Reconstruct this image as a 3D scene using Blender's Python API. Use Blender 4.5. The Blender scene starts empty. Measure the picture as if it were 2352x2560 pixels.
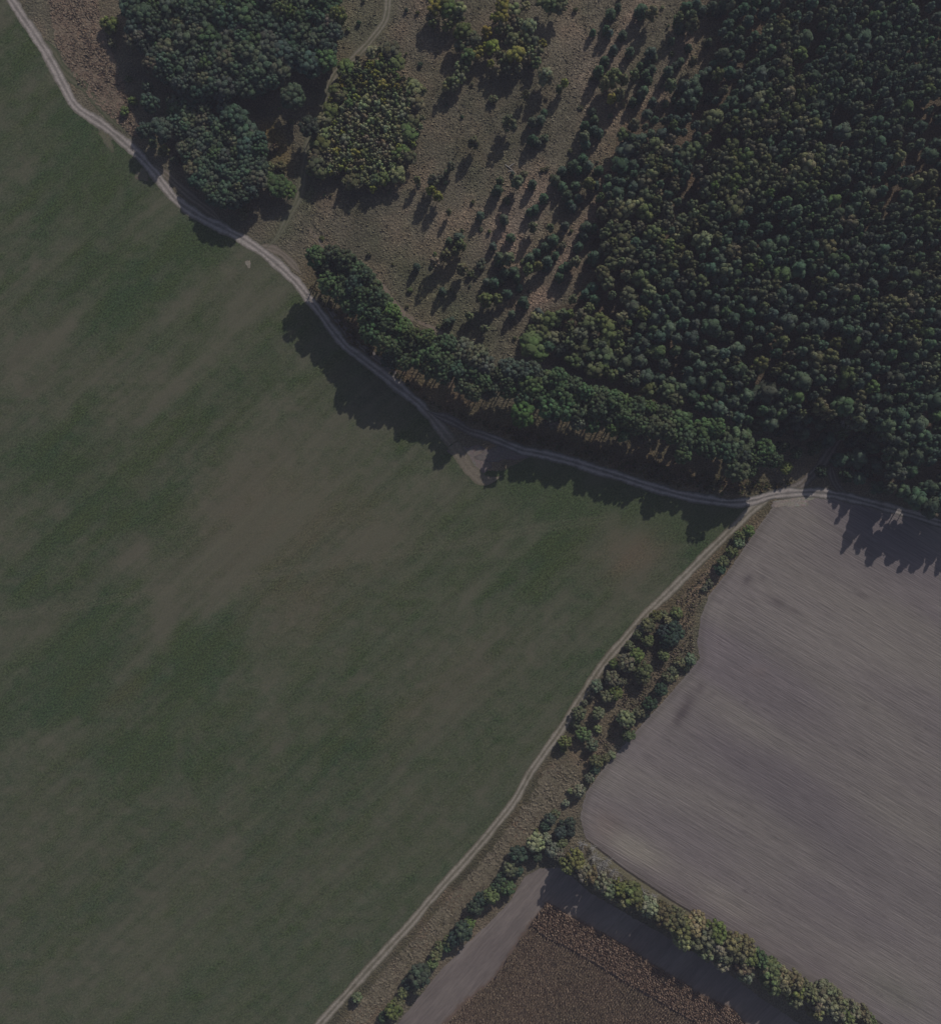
import bpy, math, random
import numpy as np
from mathutils import Vector
from mathutils.geometry import delaunay_2d_cdt

random.seed(7)
rng = np.random.default_rng(7)
SC = bpy.context.scene
COL = SC.collection

# ------------------------------------------------------------------ camera, sky, sun, exposure
S = 0.15                      # metres of ground per photograph pixel
H = 384.0                     # flying height
cam_d = bpy.data.cameras.new("camera")
cam = bpy.data.objects.new("camera", cam_d)
COL.objects.link(cam)
cam.location = (0, 0, H)
cam.rotation_euler = (0, 0, 0)
cam_d.sensor_fit = 'VERTICAL'
cam_d.angle = 2 * math.atan(1280 * S / H)
cam_d.clip_start = 1.0
cam_d.clip_end = 9000.0
SC.camera = cam

SUN_EL = math.radians(34)
SUN_AZ = math.atan2(0.46, 0.89)
world = bpy.data.worlds.new("World")
SC.world = world
world.use_nodes = True
wn = world.node_tree
sky = wn.nodes.new('ShaderNodeTexSky')
sky.sky_type = 'NISHITA'
sky.sun_disc = False
sky.sun_elevation = SUN_EL
sky.sun_rotation = SUN_AZ
sky.dust_density = 1.5
bg = wn.nodes['Background']
bg.inputs['Strength'].default_value = 0.058
wn.links.new(sky.outputs[0], bg.inputs[0])

sun_d = bpy.data.lights.new("sun", 'SUN')
sun_d.energy = 2.95
sun_d.angle = math.radians(0.5)
sun_d.color = (1.0, 0.95, 0.88)
sun = bpy.data.objects.new("sun", sun_d)
COL.objects.link(sun)
sv = Vector((math.cos(SUN_EL) * math.sin(SUN_AZ), math.cos(SUN_EL) * math.cos(SUN_AZ), math.sin(SUN_EL)))
sun.rotation_euler = sv.to_track_quat('Z', 'Y').to_euler()
sun.location = (60, 120, 200)

SC.view_settings.view_transform = 'Standard'
SC.view_settings.look = 'None'
SC.view_settings.exposure = -0.25
SC.view_settings.gamma = 1.0
SC.render.engine = 'CYCLES'
SC.cycles.max_bounces = 5
SC.cycles.diffuse_bounces = 3
SC.cycles.transmission_bounces = 2
SC.cycles.use_denoising = True
SC.cycles.denoiser = 'OPENIMAGEDENOISE'
SC.cycles.denoising_input_passes = 'RGB_ALBEDO_NORMAL'
SC.cycles.denoising_prefilter = 'ACCURATE'
SC.cycles.sample_clamp_indirect = 4.0

# ------------------------------------------------------------------ helpers
DK = 2352 / 1848.0
def Dp(x, y):            # point read on the 1848 px wide view -> photograph pixel
    return (x * DK, y * DK)
def G(px, py):           # photograph pixel -> ground metres
    return ((px - 1176) * S, (1280 - py) * S)
def GD(pts):
    return [G(*Dp(*p)) for p in pts]

def setp(o, **k):
    for a, b in k.items():
        if b is not None:
            o[a] = b
    return o

def new_mesh(name, verts, faces, cols=None, mats=(), smooth=False, fidx=None):
    """verts (n,3) array, faces (m,3|4) int array, cols per-vertex rgba"""
    verts = np.asarray(verts, dtype=np.float32)
    me = bpy.data.meshes.new(name)
    if isinstance(faces, np.ndarray):
        k = faces.shape[1]
        me.vertices.add(len(verts))
        me.vertices.foreach_set('co', verts.ravel())
        me.loops.add(faces.size)
        me.loops.foreach_set('vertex_index', faces.ravel().astype(np.int32))
        me.polygons.add(len(faces))
        me.polygons.foreach_set('loop_start', np.arange(0, faces.size, k, dtype=np.int32))
        if fidx is not None:
            me.polygons.foreach_set('material_index', fidx.astype(np.int32))
        me.update(calc_edges=True)
    else:
        me.from_pydata([tuple(v) for v in verts], [], faces)
        me.update()
    if cols is not None:
        at = me.color_attributes.new('tone', 'FLOAT_COLOR', 'POINT')
        c = np.asarray(cols, dtype=np.float32)
        if c.shape[1] == 3:
            c = np.concatenate([c, np.ones((len(c), 1), np.float32)], 1)
        at.data.foreach_set('color', c.ravel())
    for m in mats:
        me.materials.append(m)
    if smooth:
        me.polygons.foreach_set('use_smooth', np.ones(len(me.polygons), dtype=bool))
    return me

def link(name, me, parent=None, **k):
    o = bpy.data.objects.new(name, me)
    COL.objects.link(o)
    if parent:
        o.parent = parent
    setp(o, **k)
    return o

class Noise:
    def __init__(self, seed, n=256):
        self.t = np.random.default_rng(seed).random((n, n))
        self.n = n
    def __call__(self, x, y):
        xi = np.floor(x).astype(int); yi = np.floor(y).astype(int)
        fx = x - xi; fy = y - yi
        fx = fx * fx * (3 - 2 * fx); fy = fy * fy * (3 - 2 * fy)
        n = self.n; t = self.t
        a = t[xi % n, yi % n]; b = t[(xi + 1) % n, yi % n]
        c = t[xi % n, (yi + 1) % n]; d = t[(xi + 1) % n, (yi + 1) % n]
        return (a * (1 - fx) + b * fx) * (1 - fy) + (c * (1 - fx) + d * fx) * fy
    def fbm(self, x, y, o=4, g=0.5):
        s = 0; a = 1; tot = 0
        for i in range(o):
            s = s + a * self(x * 2 ** i + 17.3 * i, y * 2 ** i - 9.1 * i)
            tot += a; a *= g
        return s / tot

def inside(poly, x, y):
    x = np.asarray(x, float); y = np.asarray(y, float)
    r = np.zeros(x.shape, bool)
    n = len(poly)
    for i in range(n):
        x0, y0 = poly[i]; x1, y1 = poly[(i + 1) % n]
        if y0 == y1:
            continue
        c = ((y0 > y) != (y1 > y)) & (x < (x1 - x0) * (y - y0) / (y1 - y0) + x0)
        r ^= c
    return r

def seg_dist(pl, x, y):
    x = np.asarray(x, float); y = np.asarray(y, float)
    best = np.full(x.shape, 1e9)
    for (x0, y0), (x1, y1) in zip(pl[:-1], pl[1:]):
        dx, dy = x1 - x0, y1 - y0
        L = dx * dx + dy * dy + 1e-9
        t = np.clip(((x - x0) * dx + (y - y0) * dy) / L, 0, 1)
        best = np.minimum(best, np.hypot(x - x0 - t * dx, y - y0 - t * dy))
    return best

def spline(pts, step=0.8):
    """Catmull-Rom through pts, resampled evenly"""
    P = [np.array(p, float) for p in pts]
    P = [2 * P[0] - P[1]] + P + [2 * P[-1] - P[-2]]
    out = []
    for i in range(1, len(P) - 2):
        for t in np.linspace(0, 1, 24, endpoint=False):
            a, b, c, d = P[i - 1], P[i], P[i + 1], P[i + 2]
            out.append(0.5 * (2 * b + (c - a) * t + (2 * a - 5 * b + 4 * c - d) * t * t + (3 * b - a - 3 * c + d) * t ** 3))
    out.append(P[-2])
    out = np.array(out)
    L = np.concatenate([[0], np.cumsum(np.hypot(*np.diff(out, axis=0).T))])
    s = np.arange(0, L[-1], step)
    return np.stack([np.interp(s, L, out[:, 0]), np.interp(s, L, out[:, 1])], 1)

def lerp(a, b, t):
    t = np.asarray(t)[..., None]
    return np.asarray(a) * (1 - t) + np.asarray(b) * t

def blobs(x, y, L):
    """sum of soft tilted ellipses; entries (cx, cy, rx, ry, angle in degrees (image, clockwise), weight) in view pixels"""
    s = np.zeros(np.shape(x))
    for cx, cy, rx, ry, an, w in L:
        px, py = G(*Dp(cx, cy))
        k = S * DK
        a = -math.radians(an)
        dx = x - px; dy = y - py
        u = (dx * math.cos(a) + dy * math.sin(a)) / (rx * k)
        v = (-dx * math.sin(a) + dy * math.cos(a)) / (ry * k)
        s = s + w * np.exp(-(u * u + v * v) * 1.1)
    return s

# ------------------------------------------------------------------ materials
def mat_ground(name, scale=1.0, amount=0.5, bump=0.15, bump_scale=1.2, stretch=1.0, angle=0.0, rough=1.0):
    m = bpy.data.materials.new(name)
    m.use_nodes = True
    nt = m.node_tree; N = nt.nodes; Lk = nt.links
    b = N['Principled BSDF']
    b.inputs['Roughness'].default_value = rough
    b.inputs['Specular IOR Level'].default_value = 0.1
    at = N.new('ShaderNodeAttribute'); at.attribute_name = 'tone'
    tc = N.new('ShaderNodeTexCoord')
    mp = N.new('ShaderNodeMapping'); mp.inputs['Rotation'].default_value = (0, 0, -angle)
    mp2 = N.new('ShaderNodeMapping'); mp2.inputs['Scale'].default_value = (1.0 / stretch, 1, 1)
    Lk.new(tc.outputs['Object'], mp.inputs[0]); Lk.new(mp.outputs[0], mp2.inputs[0])
    n1 = N.new('ShaderNodeTexNoise'); n1.inputs['Scale'].default_value = 1.6 * scale; n1.inputs['Detail'].default_value = 5; n1.inputs['Roughness'].default_value = 0.65
    Lk.new(mp2.outputs[0], n1.inputs['Vector'])
    r = N.new('ShaderNodeMapRange')
    r.inputs['From Min'].default_value = 0.3; r.inputs['From Max'].default_value = 0.7
    r.inputs['To Min'].default_value = -amount; r.inputs['To Max'].default_value = amount
    Lk.new(n1.outputs['Fac'], r.inputs['Value'])
    mu = N.new('ShaderNodeMath'); mu.operation = 'MULTIPLY_ADD'; mu.inputs[2].default_value = 1.0
    Lk.new(r.outputs[0], mu.inputs[0]); Lk.new(at.outputs['Alpha'], mu.inputs[1])
    vm = N.new('ShaderNodeVectorMath'); vm.operation = 'SCALE'
    Lk.new(at.outputs['Color'], vm.inputs[0]); Lk.new(mu.outputs[0], vm.inputs['Scale'])
    Lk.new(vm.outputs[0], b.inputs['Base Color'])
    n2 = N.new('ShaderNodeTexNoise'); n2.inputs['Scale'].default_value = bump_scale; n2.inputs['Detail'].default_value = 4; n2.inputs['Roughness'].default_value = 0.6
    Lk.new(mp2.outputs[0], n2.inputs['Vector'])
    bm_ = N.new('ShaderNodeMath'); bm_.operation = 'MULTIPLY'
    Lk.new(n2.outputs['Fac'], bm_.inputs[0]); Lk.new(at.outputs['Alpha'], bm_.inputs[1])
    bp = N.new('ShaderNodeBump'); bp.inputs['Strength'].default_value = 1.0; bp.inputs['Distance'].default_value = bump
    Lk.new(bm_.outputs[0], bp.inputs['Height']); Lk.new(bp.outputs[0], b.inputs['Normal'])
    return m

def mat_leaf(name, transl=0.25):
    m = bpy.data.materials.new(name)
    m.use_nodes = True
    nt = m.node_tree; N = nt.nodes; Lk = nt.links
    N.remove(N['Principled BSDF'])
    out = N['Material Output']
    at = N.new('ShaderNodeAttribute'); at.attribute_name = 'tone'
    oi = N.new('ShaderNodeObjectInfo')
    mx = N.new('ShaderNodeVectorMath'); mx.operation = 'MULTIPLY'
    Lk.new(at.outputs['Color'], mx.inputs[0]); Lk.new(oi.outputs['Color'], mx.inputs[1])
    d = N.new('ShaderNodeBsdfDiffuse'); t = N.new('ShaderNodeBsdfTranslucent')
    Lk.new(mx.outputs[0], d.inputs['Color']); Lk.new(mx.outputs[0], t.inputs['Color'])
    ms = N.new('ShaderNodeMixShader'); ms.inputs[0].default_value = transl
    Lk.new(d.outputs[0], ms.inputs[1]); Lk.new(t.outputs[0], ms.inputs[2])
    Lk.new(ms.outputs[0], out.inputs['Surface'])
    return m

def mat_bark(name, col):
    m = bpy.data.materials.new(name)
    m.use_nodes = True
    nt = m.node_tree; N = nt.nodes; Lk = nt.links
    b = N['Principled BSDF']; b.inputs['Roughness'].default_value = 0.95
    tc = N.new('ShaderNodeTexCoord')
    mp = N.new('ShaderNodeMapping'); mp.inputs['Scale'].default_value = (6, 6, 1.2)
    n = N.new('ShaderNodeTexNoise'); n.inputs['Scale'].default_value = 2; n.inputs['Detail'].default_value = 4
    cr = N.new('ShaderNodeValToRGB')
    cr.color_ramp.elements[0].color = (*[c * 0.5 for c in col], 1); cr.color_ramp.elements[0].position = 0.3
    cr.color_ramp.elements[1].color = (*[min(1, c * 1.4) for c in col], 1); cr.color_ramp.elements[1].position = 0.7
    Lk.new(tc.outputs['Object'], mp.inputs[0]); Lk.new(mp.outputs[0], n.inputs['Vector'])
    Lk.new(n.outputs['Fac'], cr.inputs[0]); Lk.new(cr.outputs[0], b.inputs['Base Color'])
    return m

M_MEADOW = mat_ground('meadow_ground', 1.1, 0.6, 1.1, 1.1, 1.0)
M_FIELD = mat_ground('field_grass', 1.3, 0.7, 0.30, 1.5, 1.8, math.radians(40))
M_SOIL = mat_ground('tilled_soil', 2.3, 0.34, 0.20, 1.7, 34.0, math.radians(-31))
M_SOIL2 = mat_ground('bare_soil', 1.0, 0.22, 0.14, 1.1, 9.0, math.radians(48))
M_ROAD = mat_ground('dirt_road', 0.9, 0.25, 0.10, 1.2)
M_LEAF = mat_leaf('foliage', 0.22)
M_STRAW = mat_leaf('dry_stalks', 0.15)
M_BARK = mat_bark('bark', (0.12, 0.09, 0.07))
M_PALEBARK = mat_bark('pale_bark', (0.42, 0.40, 0.38))

# ------------------------------------------------------------------ map of the place (view pixels)
R_MAIN = [(5, -40), (22, 0), (50, 40), (74, 77), (107, 130), (137, 190), (160, 217), (200, 243), (253, 287), (300, 333), (323, 363), (353, 399), (400, 429), (467, 463), (520, 499),
          (575, 548), (616, 597), (649, 643), (683, 683), (726, 716), (763, 745), (803, 776), (836, 806), (863, 840), (890, 873)]
R_SPUR = [(890, 873), (906, 899), (924, 925), (946, 941), (966, 942), (985, 935)]
R_EAST = [(836, 806), (860, 816), (883, 825), (916, 843), (950, 854), (983, 867), (1023, 884), (1050, 889), (1100, 901), (1150, 915), (1232, 941), (1282, 957), (1349, 975), (1419, 986), (1472, 984), (1515, 973), (1565, 967),
          (1615, 968), (1665, 977), (1732, 995), (1782, 1008), (1848, 1027), (1910, 1043)]
R_SOUTH = [(1517, 974), (1495, 988), (1472, 1006), (1398, 1078), (1322, 1154), (1275, 1201), (1232, 1249), (1183, 1307), (1136, 1379), (1099, 1436), (1048, 1508), (1010, 1573), (966, 1630), (916, 1688), (860, 1751), (803, 1818),
           (733, 1894), (676, 1958), (633, 2006), (590, 2055)]
R_RUT = [(764, -30), (763, 0), (756, 40), (730, 77), (696, 113), (660, 143), (643, 180), (628, 220), (611, 265), (600, 315), (588, 383), (567, 427), (547, 463), (522, 488)]
R_WOOD = [(1530, 970), (1565, 957), (1590, 936), (1610, 915), (1625, 893), (1645, 862), (1665, 835)]
R_WOOD2 = [(1660, 975), (1640, 950), (1632, 925), (1633, 905)]
R_FOOT = [(880, 665), (850, 645), (800, 620), (765, 580), (745, 545)]

P_FIELD = [(-400, -400), (-20, -60)] + R_MAIN[1:] + [(906, 899), (930, 925), (985, 925), (1040, 898), (1100, 904), (1150, 917), (1232, 944), (1282, 960), (1349, 978), (1419, 988), (1472, 988), (1490, 988)] + R_SOUTH[2:] + [(560, 2500), (-400, 2500)]
E_PLOUGH = [(1525, 985), (1508, 1009), (1470, 1062), (1432, 1119), (1392, 1169), (1376, 1213), (1369, 1262), (1374, 1293), (1342, 1333), (1306, 1373), (1249, 1436), (1183, 1512), (1150, 1559), (1139, 1605), (1150, 1646),
            (1183, 1672), (1232, 1709), (1332, 1775), (1449, 1842), (1566, 1916), (1666, 1973), (1746, 2017), (1850, 2075)]
P_PLOUGH = [(1900, 1046), (1848, 1032), (1782, 1013), (1732, 1000), (1665, 982), (1615, 972), (1565, 972)] + E_PLOUGH + [(2300, 2350), (2600, 2300), (2600, 1150)]
P_SOIL = [(1112, 1712), (1099, 1704), (1060, 1706), (1030, 1722), (1006, 1764), (970, 1804), (916, 1854), (856, 1917), (790, 2000), (740, 2060), (700, 2300), (1900, 2300), (1680, 2085), (1560, 2005), (1480, 1950), (1400, 1890),
          (1300, 1835), (1230, 1795), (1160, 1755)]
P_CORN = [(1073, 1773), (1136, 1805), (1232, 1860), (1275, 1887), (1375, 1951), (1439, 1980), (1465, 2012), (1520, 2070), (1560, 2110), (780, 2110), (830, 2050), (863, 2014), (900, 1974), (966, 1921), (1040, 1811)]
P_FOREST = [(1425, -40), (1408, 80), (1400, 200), (1330, 222), (1240, 215), (1215, 262), (1195, 330), (1172, 390), (1165, 480), (1160, 540), (1130, 590), (1060, 612), (1042, 640), (1040, 680), (1105, 700), (1185, 736), (1276, 766),
            (1356, 793), (1446, 822), (1506, 846), (1545, 848), (1590, 842), (1640, 832), (1688, 850), (1690, 895), (1662, 922), (1720, 962), (1790, 985), (1848, 1000), (1990, 1030), (1990, -110), (1450, -110)]
P_WOOD = [(247, -30), (253, 40), (250, 75), (285, 97), (293, 133), (330, 150), (375, 185), (420, 180), (480, 170), (550, 165), (565, 130), (600, 130), (640, 120), (650, 90), (668, 60), (655, -30)]
P_WOOD2 = [(333, 190), (370, 177), (413, 193), (413, 230), (433, 240), (460, 260), (500, 257), (513, 283), (513, 350), (493, 373), (477, 397), (433, 397), (383, 360), (360, 300), (360, 267), (340, 233)]
P_THICKET = [(150, 420), (300, 310), (400, 280), (520, 330), (560, 430), (640, 520), (655, 640), (640, 740), (590, 850), (570, 900), (520, 980), (470, 1030), (400, 1080), (300, 1110), (220, 1090), (150, 1050), (60, 1040), (0, 1000),
             (-20, 930), (20, 780), (60, 680), (110, 600), (110, 520)]
P_STRIP = [(95, -20), (190, -20), (200, 60), (225, 110), (240, 160), (265, 225), (285, 262), (262, 268), (220, 228), (180, 195), (140, 140), (110, 80)]

gField = GD(P_FIELD); gPlough = GD(P_PLOUGH); gSoil = GD(P_SOIL); gCorn = GD(P_CORN); gForest = GD(P_FOREST); gStrip = GD(P_STRIP)
sMain = spline(GD(R_MAIN)); sSpur = spline(GD(R_SPUR)); sEast = spline(GD(R_EAST)); sSouth = spline(GD(R_SOUTH)); sRut = spline(GD(R_RUT))
sWood = spline(GD(R_WOOD)); sWood2 = spline(GD(R_WOOD2)); sFoot = spline(GD(R_FOOT)); sEdge = spline(GD(E_PLOUGH), 1.0)
ROADS = [sMain, sSpur, sEast, sSouth, sRut, sWood, sWood2]
def road_dist(x, y):
    d = np.full(np.shape(x), 1e9)
    for s in ROADS:
        d = np.minimum(d, seg_dist(s[::5].tolist() + [s[-1].tolist()], x, y))
    return d

nA, nB, nC, nD_ = Noise(11), Noise(12), Noise(13), Noise(14)

# ------------------------------------------------------------------ ground sheet (to the horizon)
def axis(lo, hi, step):
    a = np.arange(lo, hi + step / 2, step)
    out = np.cumsum(2.0 * 1.11 ** np.arange(43))
    out = out * 1600 / out[-1]
    return np.concatenate([lo - out[::-1], a, hi + out])

def meadow_colour(x, y):
    n1 = nA.fbm(x / 22, y / 22, 4); n2 = nB.fbm(x / 6, y / 6, 4); n3 = nC.fbm(x / 45, y / 45, 3)
    base = lerp((0.140, 0.128, 0.088), (0.184, 0.159, 0.114), np.clip((n1 - 0.3) * 2.2, 0, 1))
    base = lerp(base, (0.10, 0.105, 0.058), np.clip((n2 - 0.5) * 2.2, 0, 1) * 0.65)
    pale = blobs(x, y, [(1010, 420, 70, 40, -50, .9), (1050, 380, 60, 40, -50, .8), (990, 480, 60, 40, -50, .8), (1120, 500, 90, 25, -58, 1.0), (1190, 380, 90, 18, -60, .9), (1060, 600, 40, 40, 0, .7), (1160, 100, 40, 60, -60, .7),
                        (1230, 60, 100, 25, -60, .8), (1140, 160, 40, 30, 0, .5), (1330, 110, 100, 20, -60, .7), (800, 60, 60, 50, 0, .35), (690, 60, 40, 60, 0, .3), (860, 400, 60, 60, 0, .2), (650, 440, 50, 30, 0, .25)])
    base = lerp(base, (0.27, 0.21, 0.165), np.clip(pale * (0.4 + n2), 0, 1) * 0.75)
    green = blobs(x, y, [(640, 60, 60, 60, 0, .7), (720, 30, 50, 60, 0, .4), (830, 560, 120, 40, 40, .5), (900, 640, 90, 50, 30, .3), (600, 380, 20, 60, -10, .8), (560, 450, 30, 20, 0, .6), (210, 180, 15, 60, -40, .8), (160, 140, 14, 90, -35, .9),
                         (1380, 1200, 30, 60, 20, .6), (1190, 1400, 40, 60, 30, .3)])
    base = lerp(base, (0.085, 0.11, 0.055), np.clip(green, 0, 1) * 0.7)
    red = inside(gStrip, x, y) * 1.0
    base = lerp(base, lerp((0.195, 0.160, 0.115), (0.225, 0.16, 0.115), n1), red * 0.9)
    och = blobs(x, y, [(535, 285, 30, 35, 0, 1.0), (530, 250, 20, 20, 0, .6), (560, 320, 18, 35, 0, .5)])
    base = lerp(base, (0.17, 0.135, 0.045), np.clip(och, 0, 1) * 0.8)
    # litter-covered forest floor
    fo = inside(gForest, x, y) * 1.0
    base = lerp(base, (0.115, 0.088, 0.058), fo * 0.7)
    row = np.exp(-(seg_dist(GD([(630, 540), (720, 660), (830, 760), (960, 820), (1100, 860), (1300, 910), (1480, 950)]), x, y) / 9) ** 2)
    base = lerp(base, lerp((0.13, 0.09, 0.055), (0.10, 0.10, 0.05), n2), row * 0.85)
    # strip between the south track and the ploughed field
    st = np.exp(-(seg_dist(GD([(1460, 1050), (1330, 1190), (1230, 1330), (1130, 1480), (1050, 1570), (900, 1760), (700, 1990)]), x, y) / 9) ** 2)
    base = lerp(base, lerp((0.135, 0.12, 0.07), (0.225, 0.175, 0.125), np.clip((n2 - 0.25) * 2, 0, 1)), st * 0.85)
    verge = np.exp(-((seg_dist(sSouth[::5].tolist(), x, y) - 3.4) / 1.3) ** 2)
    base = lerp(base, (0.085, 0.08, 0.045), verge * 0.7)
    # low turf hugging the tracks
    v2 = np.exp(-(seg_dist(sRut[::5].tolist(), x, y) / 3.0) ** 2)
    base = lerp(base, (0.12, 0.125, 0.07), v2 * 0.5)
    m1 = nD_.fbm(x / 2.6 + 4, y / 2.6, 3); m2 = nC.fbm(x / 9 + 2, y / 9, 3)
    base = lerp(base, base * np.array((1.12, 1.0, 0.98)), np.clip((m2 - .4) * 3, 0, 1))
    sp = np.full(x.shape, 1.0)
    return np.concatenate([base * ((0.85 + 0.3 * n3) * (0.72 + 0.56 * m1) * (0.8 + .4 * m2))[..., None], sp[..., None]], -1)

ax = axis(-190, 190, 1.25); ay = axis(-205, 205, 1.25)
X, Y = np.meshgrid(ax, ay, indexing='ij')
nx, ny = X.shape
V = np.stack([X.ravel(), Y.ravel(), np.zeros(X.size)], 1)
i = np.arange(nx * ny).reshape(nx, ny)
F = np.stack([i[:-1, :-1].ravel(), i[1:, :-1].ravel(), i[1:, 1:].ravel(), i[:-1, 1:].ravel()], 1)
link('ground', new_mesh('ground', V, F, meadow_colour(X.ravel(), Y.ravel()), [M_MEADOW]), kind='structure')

def sheet(name, poly, z, step, colour, mat, ragged=0.0, **k):
    lim = 260
    pts = []
    n = len(poly)
    for a in range(n):
        p = np.array(poly[a]); q = np.array(poly[(a + 1) % n])
        m = max(1, int(np.hypot(*(q - p)) / (step * 1.0)))
        for t in range(m):
            w = p + (q - p) * t / m
            if ragged and abs(w[0]) < lim and abs(w[1]) < lim:
                w = w + (rng.random(2) - 0.5) * ragged
            pts.append(Vector((float(w[0]), float(w[1]))))
    nb = len(pts)
    bx = np.array([p[0] for p in pts]); by = np.array([p[1] for p in pts])
    gx, gy = np.meshgrid(np.arange(max(bx.min(), -190), min(bx.max(), 190), step), np.arange(max(by.min(), -206), min(by.max(), 206), step), indexing='ij')
    gx = gx.ravel() + (rng.random(gx.size) - .5) * step * 0.5; gy = gy.ravel() + (rng.random(gy.size) - .5) * step * 0.5
    pb = list(zip(bx, by))
    ok = inside(pb, gx, gy) & (seg_dist(pb + [pb[0]], gx, gy) > step * 0.4)
    pts += [Vector((float(a), float(b))) for a, b in zip(gx[ok], gy[ok])]
    edges = [(a, (a + 1) % nb) for a in range(nb)]
    vo, eo, fo, *_ = delaunay_2d_cdt(pts, edges, [], 1, 1e-4)
    v = np.array([(p[0], p[1], z) for p in vo])
    f = np.array([t for t in fo if len(t) == 3])
    # face up
    a, b, c = v[f[:, 0]], v[f[:, 1]], v[f[:, 2]]
    cr = (b[:, 0] - a[:, 0]) * (c[:, 1] - a[:, 1]) - (b[:, 1] - a[:, 1]) * (c[:, 0] - a[:, 0])
    f[cr < 0] = f[cr < 0][:, ::-1]
    return link(name, new_mesh(name, v, f, colour(v[:, 0], v[:, 1]), [mat]), **k)

A40 = math.radians(42)
def field_colour(x, y):
    u = x * math.cos(A40) + y * math.sin(A40); v = -x * math.sin(A40) + y * math.cos(A40)
    n1 = nA.fbm(u / 42 + 5, v / 16 + 9, 4)
    n2 = nB.fbm(u / 14, v / 4.5, 4)
    n3 = nC.fbm(u / 60, v / 1.6, 3)
    n4 = nD_.fbm(x / 60, y / 60, 3)
    gr = 0.5 + (n1 - 0.5) * 1.5 + (n2 - 0.5) * 1.0 + (n3 - 0.5) * 0.45
    gr = gr + blobs(x, y, [(260, 590, 150, 50, -42, .5), (110, 890, 120, 70, -30, .7), (330, 980, 60, 30, -40, .3), (150, 1330, 190, 95, -35, .75), (60, 1420, 60, 50, 0, .4), (390, 1300, 95, 65, -40, .75), (240, 1480, 90, 40, 0, .4),
                          (700, 1470, 90, 45, -35, .4), (1080, 1070, 90, 50, -45, .45), (860, 1130, 90, 80, -40, .3), (1000, 1170, 70, 60, -40, .3), (1140, 1290, 45, 60, -60, .55), (1360, 1080, 60, 80, -40, .7), (600, 1690, 130, 60, -40, .3),
                          (150, 250, 200, 180, 0, .3), (420, 470, 70, 40, 30, .4), (1050, 960, 120, 40, 20, .7), (40, 1180, 90, 60, 0, .35), (1300, 1040, 60, 40, 0, .3), (330, 690, 60, 50, -40, .2), (180, 1010, 150, 60, 0, .35),
                          (500, 1000, 110, 90, -40, -.6), (430, 1130, 120, 80, -40, -.65), (325, 1230, 22, 70, 0, -.9), (90, 1450, 60, 40, 0, -1.0), (80, 1235, 55, 35, -30, -.7), (270, 1090, 45, 40, -40, -.7), (330, 760, 40, 90, 30, -.5), (230, 800, 50, 50, 0, -.5),
                          (160, 770, 150, 25, -40, -.3), (110, 660, 160, 22, -40, -.45), (440, 650, 30, 90, 30, -.3), (1245, 1075, 70, 55, -30, -.6), (560, 1340, 160, 60, -45, -.45), (680, 1010, 130, 70, -40, -.3), (130, 1640, 200, 80, -20, -.35), (330, 1850, 200, 120, -40, -.25),
                          (900, 1430, 160, 60, -35, -.25), (740, 1060, 60, 30, 0, -.2)])
    f1 = nB.fbm(x / 3.2, y / 2.6, 4); f2 = nC.fbm(u / 6.0 + 7, v / 1.3, 3); f3 = nD_.fbm(u / 45 + 2, v / 1.1, 2)
    calm = 1 - 0.5 * np.clip((-y - 60) / 70, 0, 1)
    gr = np.clip(0.52 + (gr - 0.5) * 0.88 * calm + (f1 - .5) * .85 + (f2 - .5) * .4, 0, 1)
    brown = lerp((0.121, 0.112, 0.078), (0.110, 0.112, 0.072), n4)
    green = lerp((0.042, 0.075, 0.036), (0.066, 0.084, 0.032), n2)
    c = lerp(brown, green, gr) * (0.88 + 0.24 * f3)[..., None]
    ora = blobs(x, y, [(540, 1030, 160, 120, 0, .5), (700, 1060, 120, 80, 0, .4), (590, 1180, 80, 80, 0, .4), (850, 1380, 160, 60, -35, .35), (1245, 1085, 75, 55, -30, 1.3), (230, 1360, 40, 60, 40, .4)]) * n2 * 1.5
    c = lerp(c, (0.15, 0.112, 0.075), np.clip(ora, 0, 1) * 0.65)
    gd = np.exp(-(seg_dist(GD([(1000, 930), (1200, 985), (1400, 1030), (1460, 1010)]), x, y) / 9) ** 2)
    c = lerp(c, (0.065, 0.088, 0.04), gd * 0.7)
    # two faint wheel lines across the sward
    for pl in ([(-20, 1214), (150, 1190), (317, 1160), (470, 1138), (616, 1113), (750, 1091), (917, 1065), (1067, 1036), (1210, 1017)],):
        d = seg_dist(GD(pl), x, y)
        w = np.exp(-((d - 0.9) / 0.7) ** 2)
        c = lerp(c, (0.15, 0.135, 0.095), w * 0.28)
    sp = np.clip(0.25 + 0.9 * gr, 0, 1.2)
    return np.concatenate([c, sp[..., None]], -1)
sheet('grass_field', gField, 0.02, 0.85, field_colour, M_FIELD, ragged=0.6, kind='structure')

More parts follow.
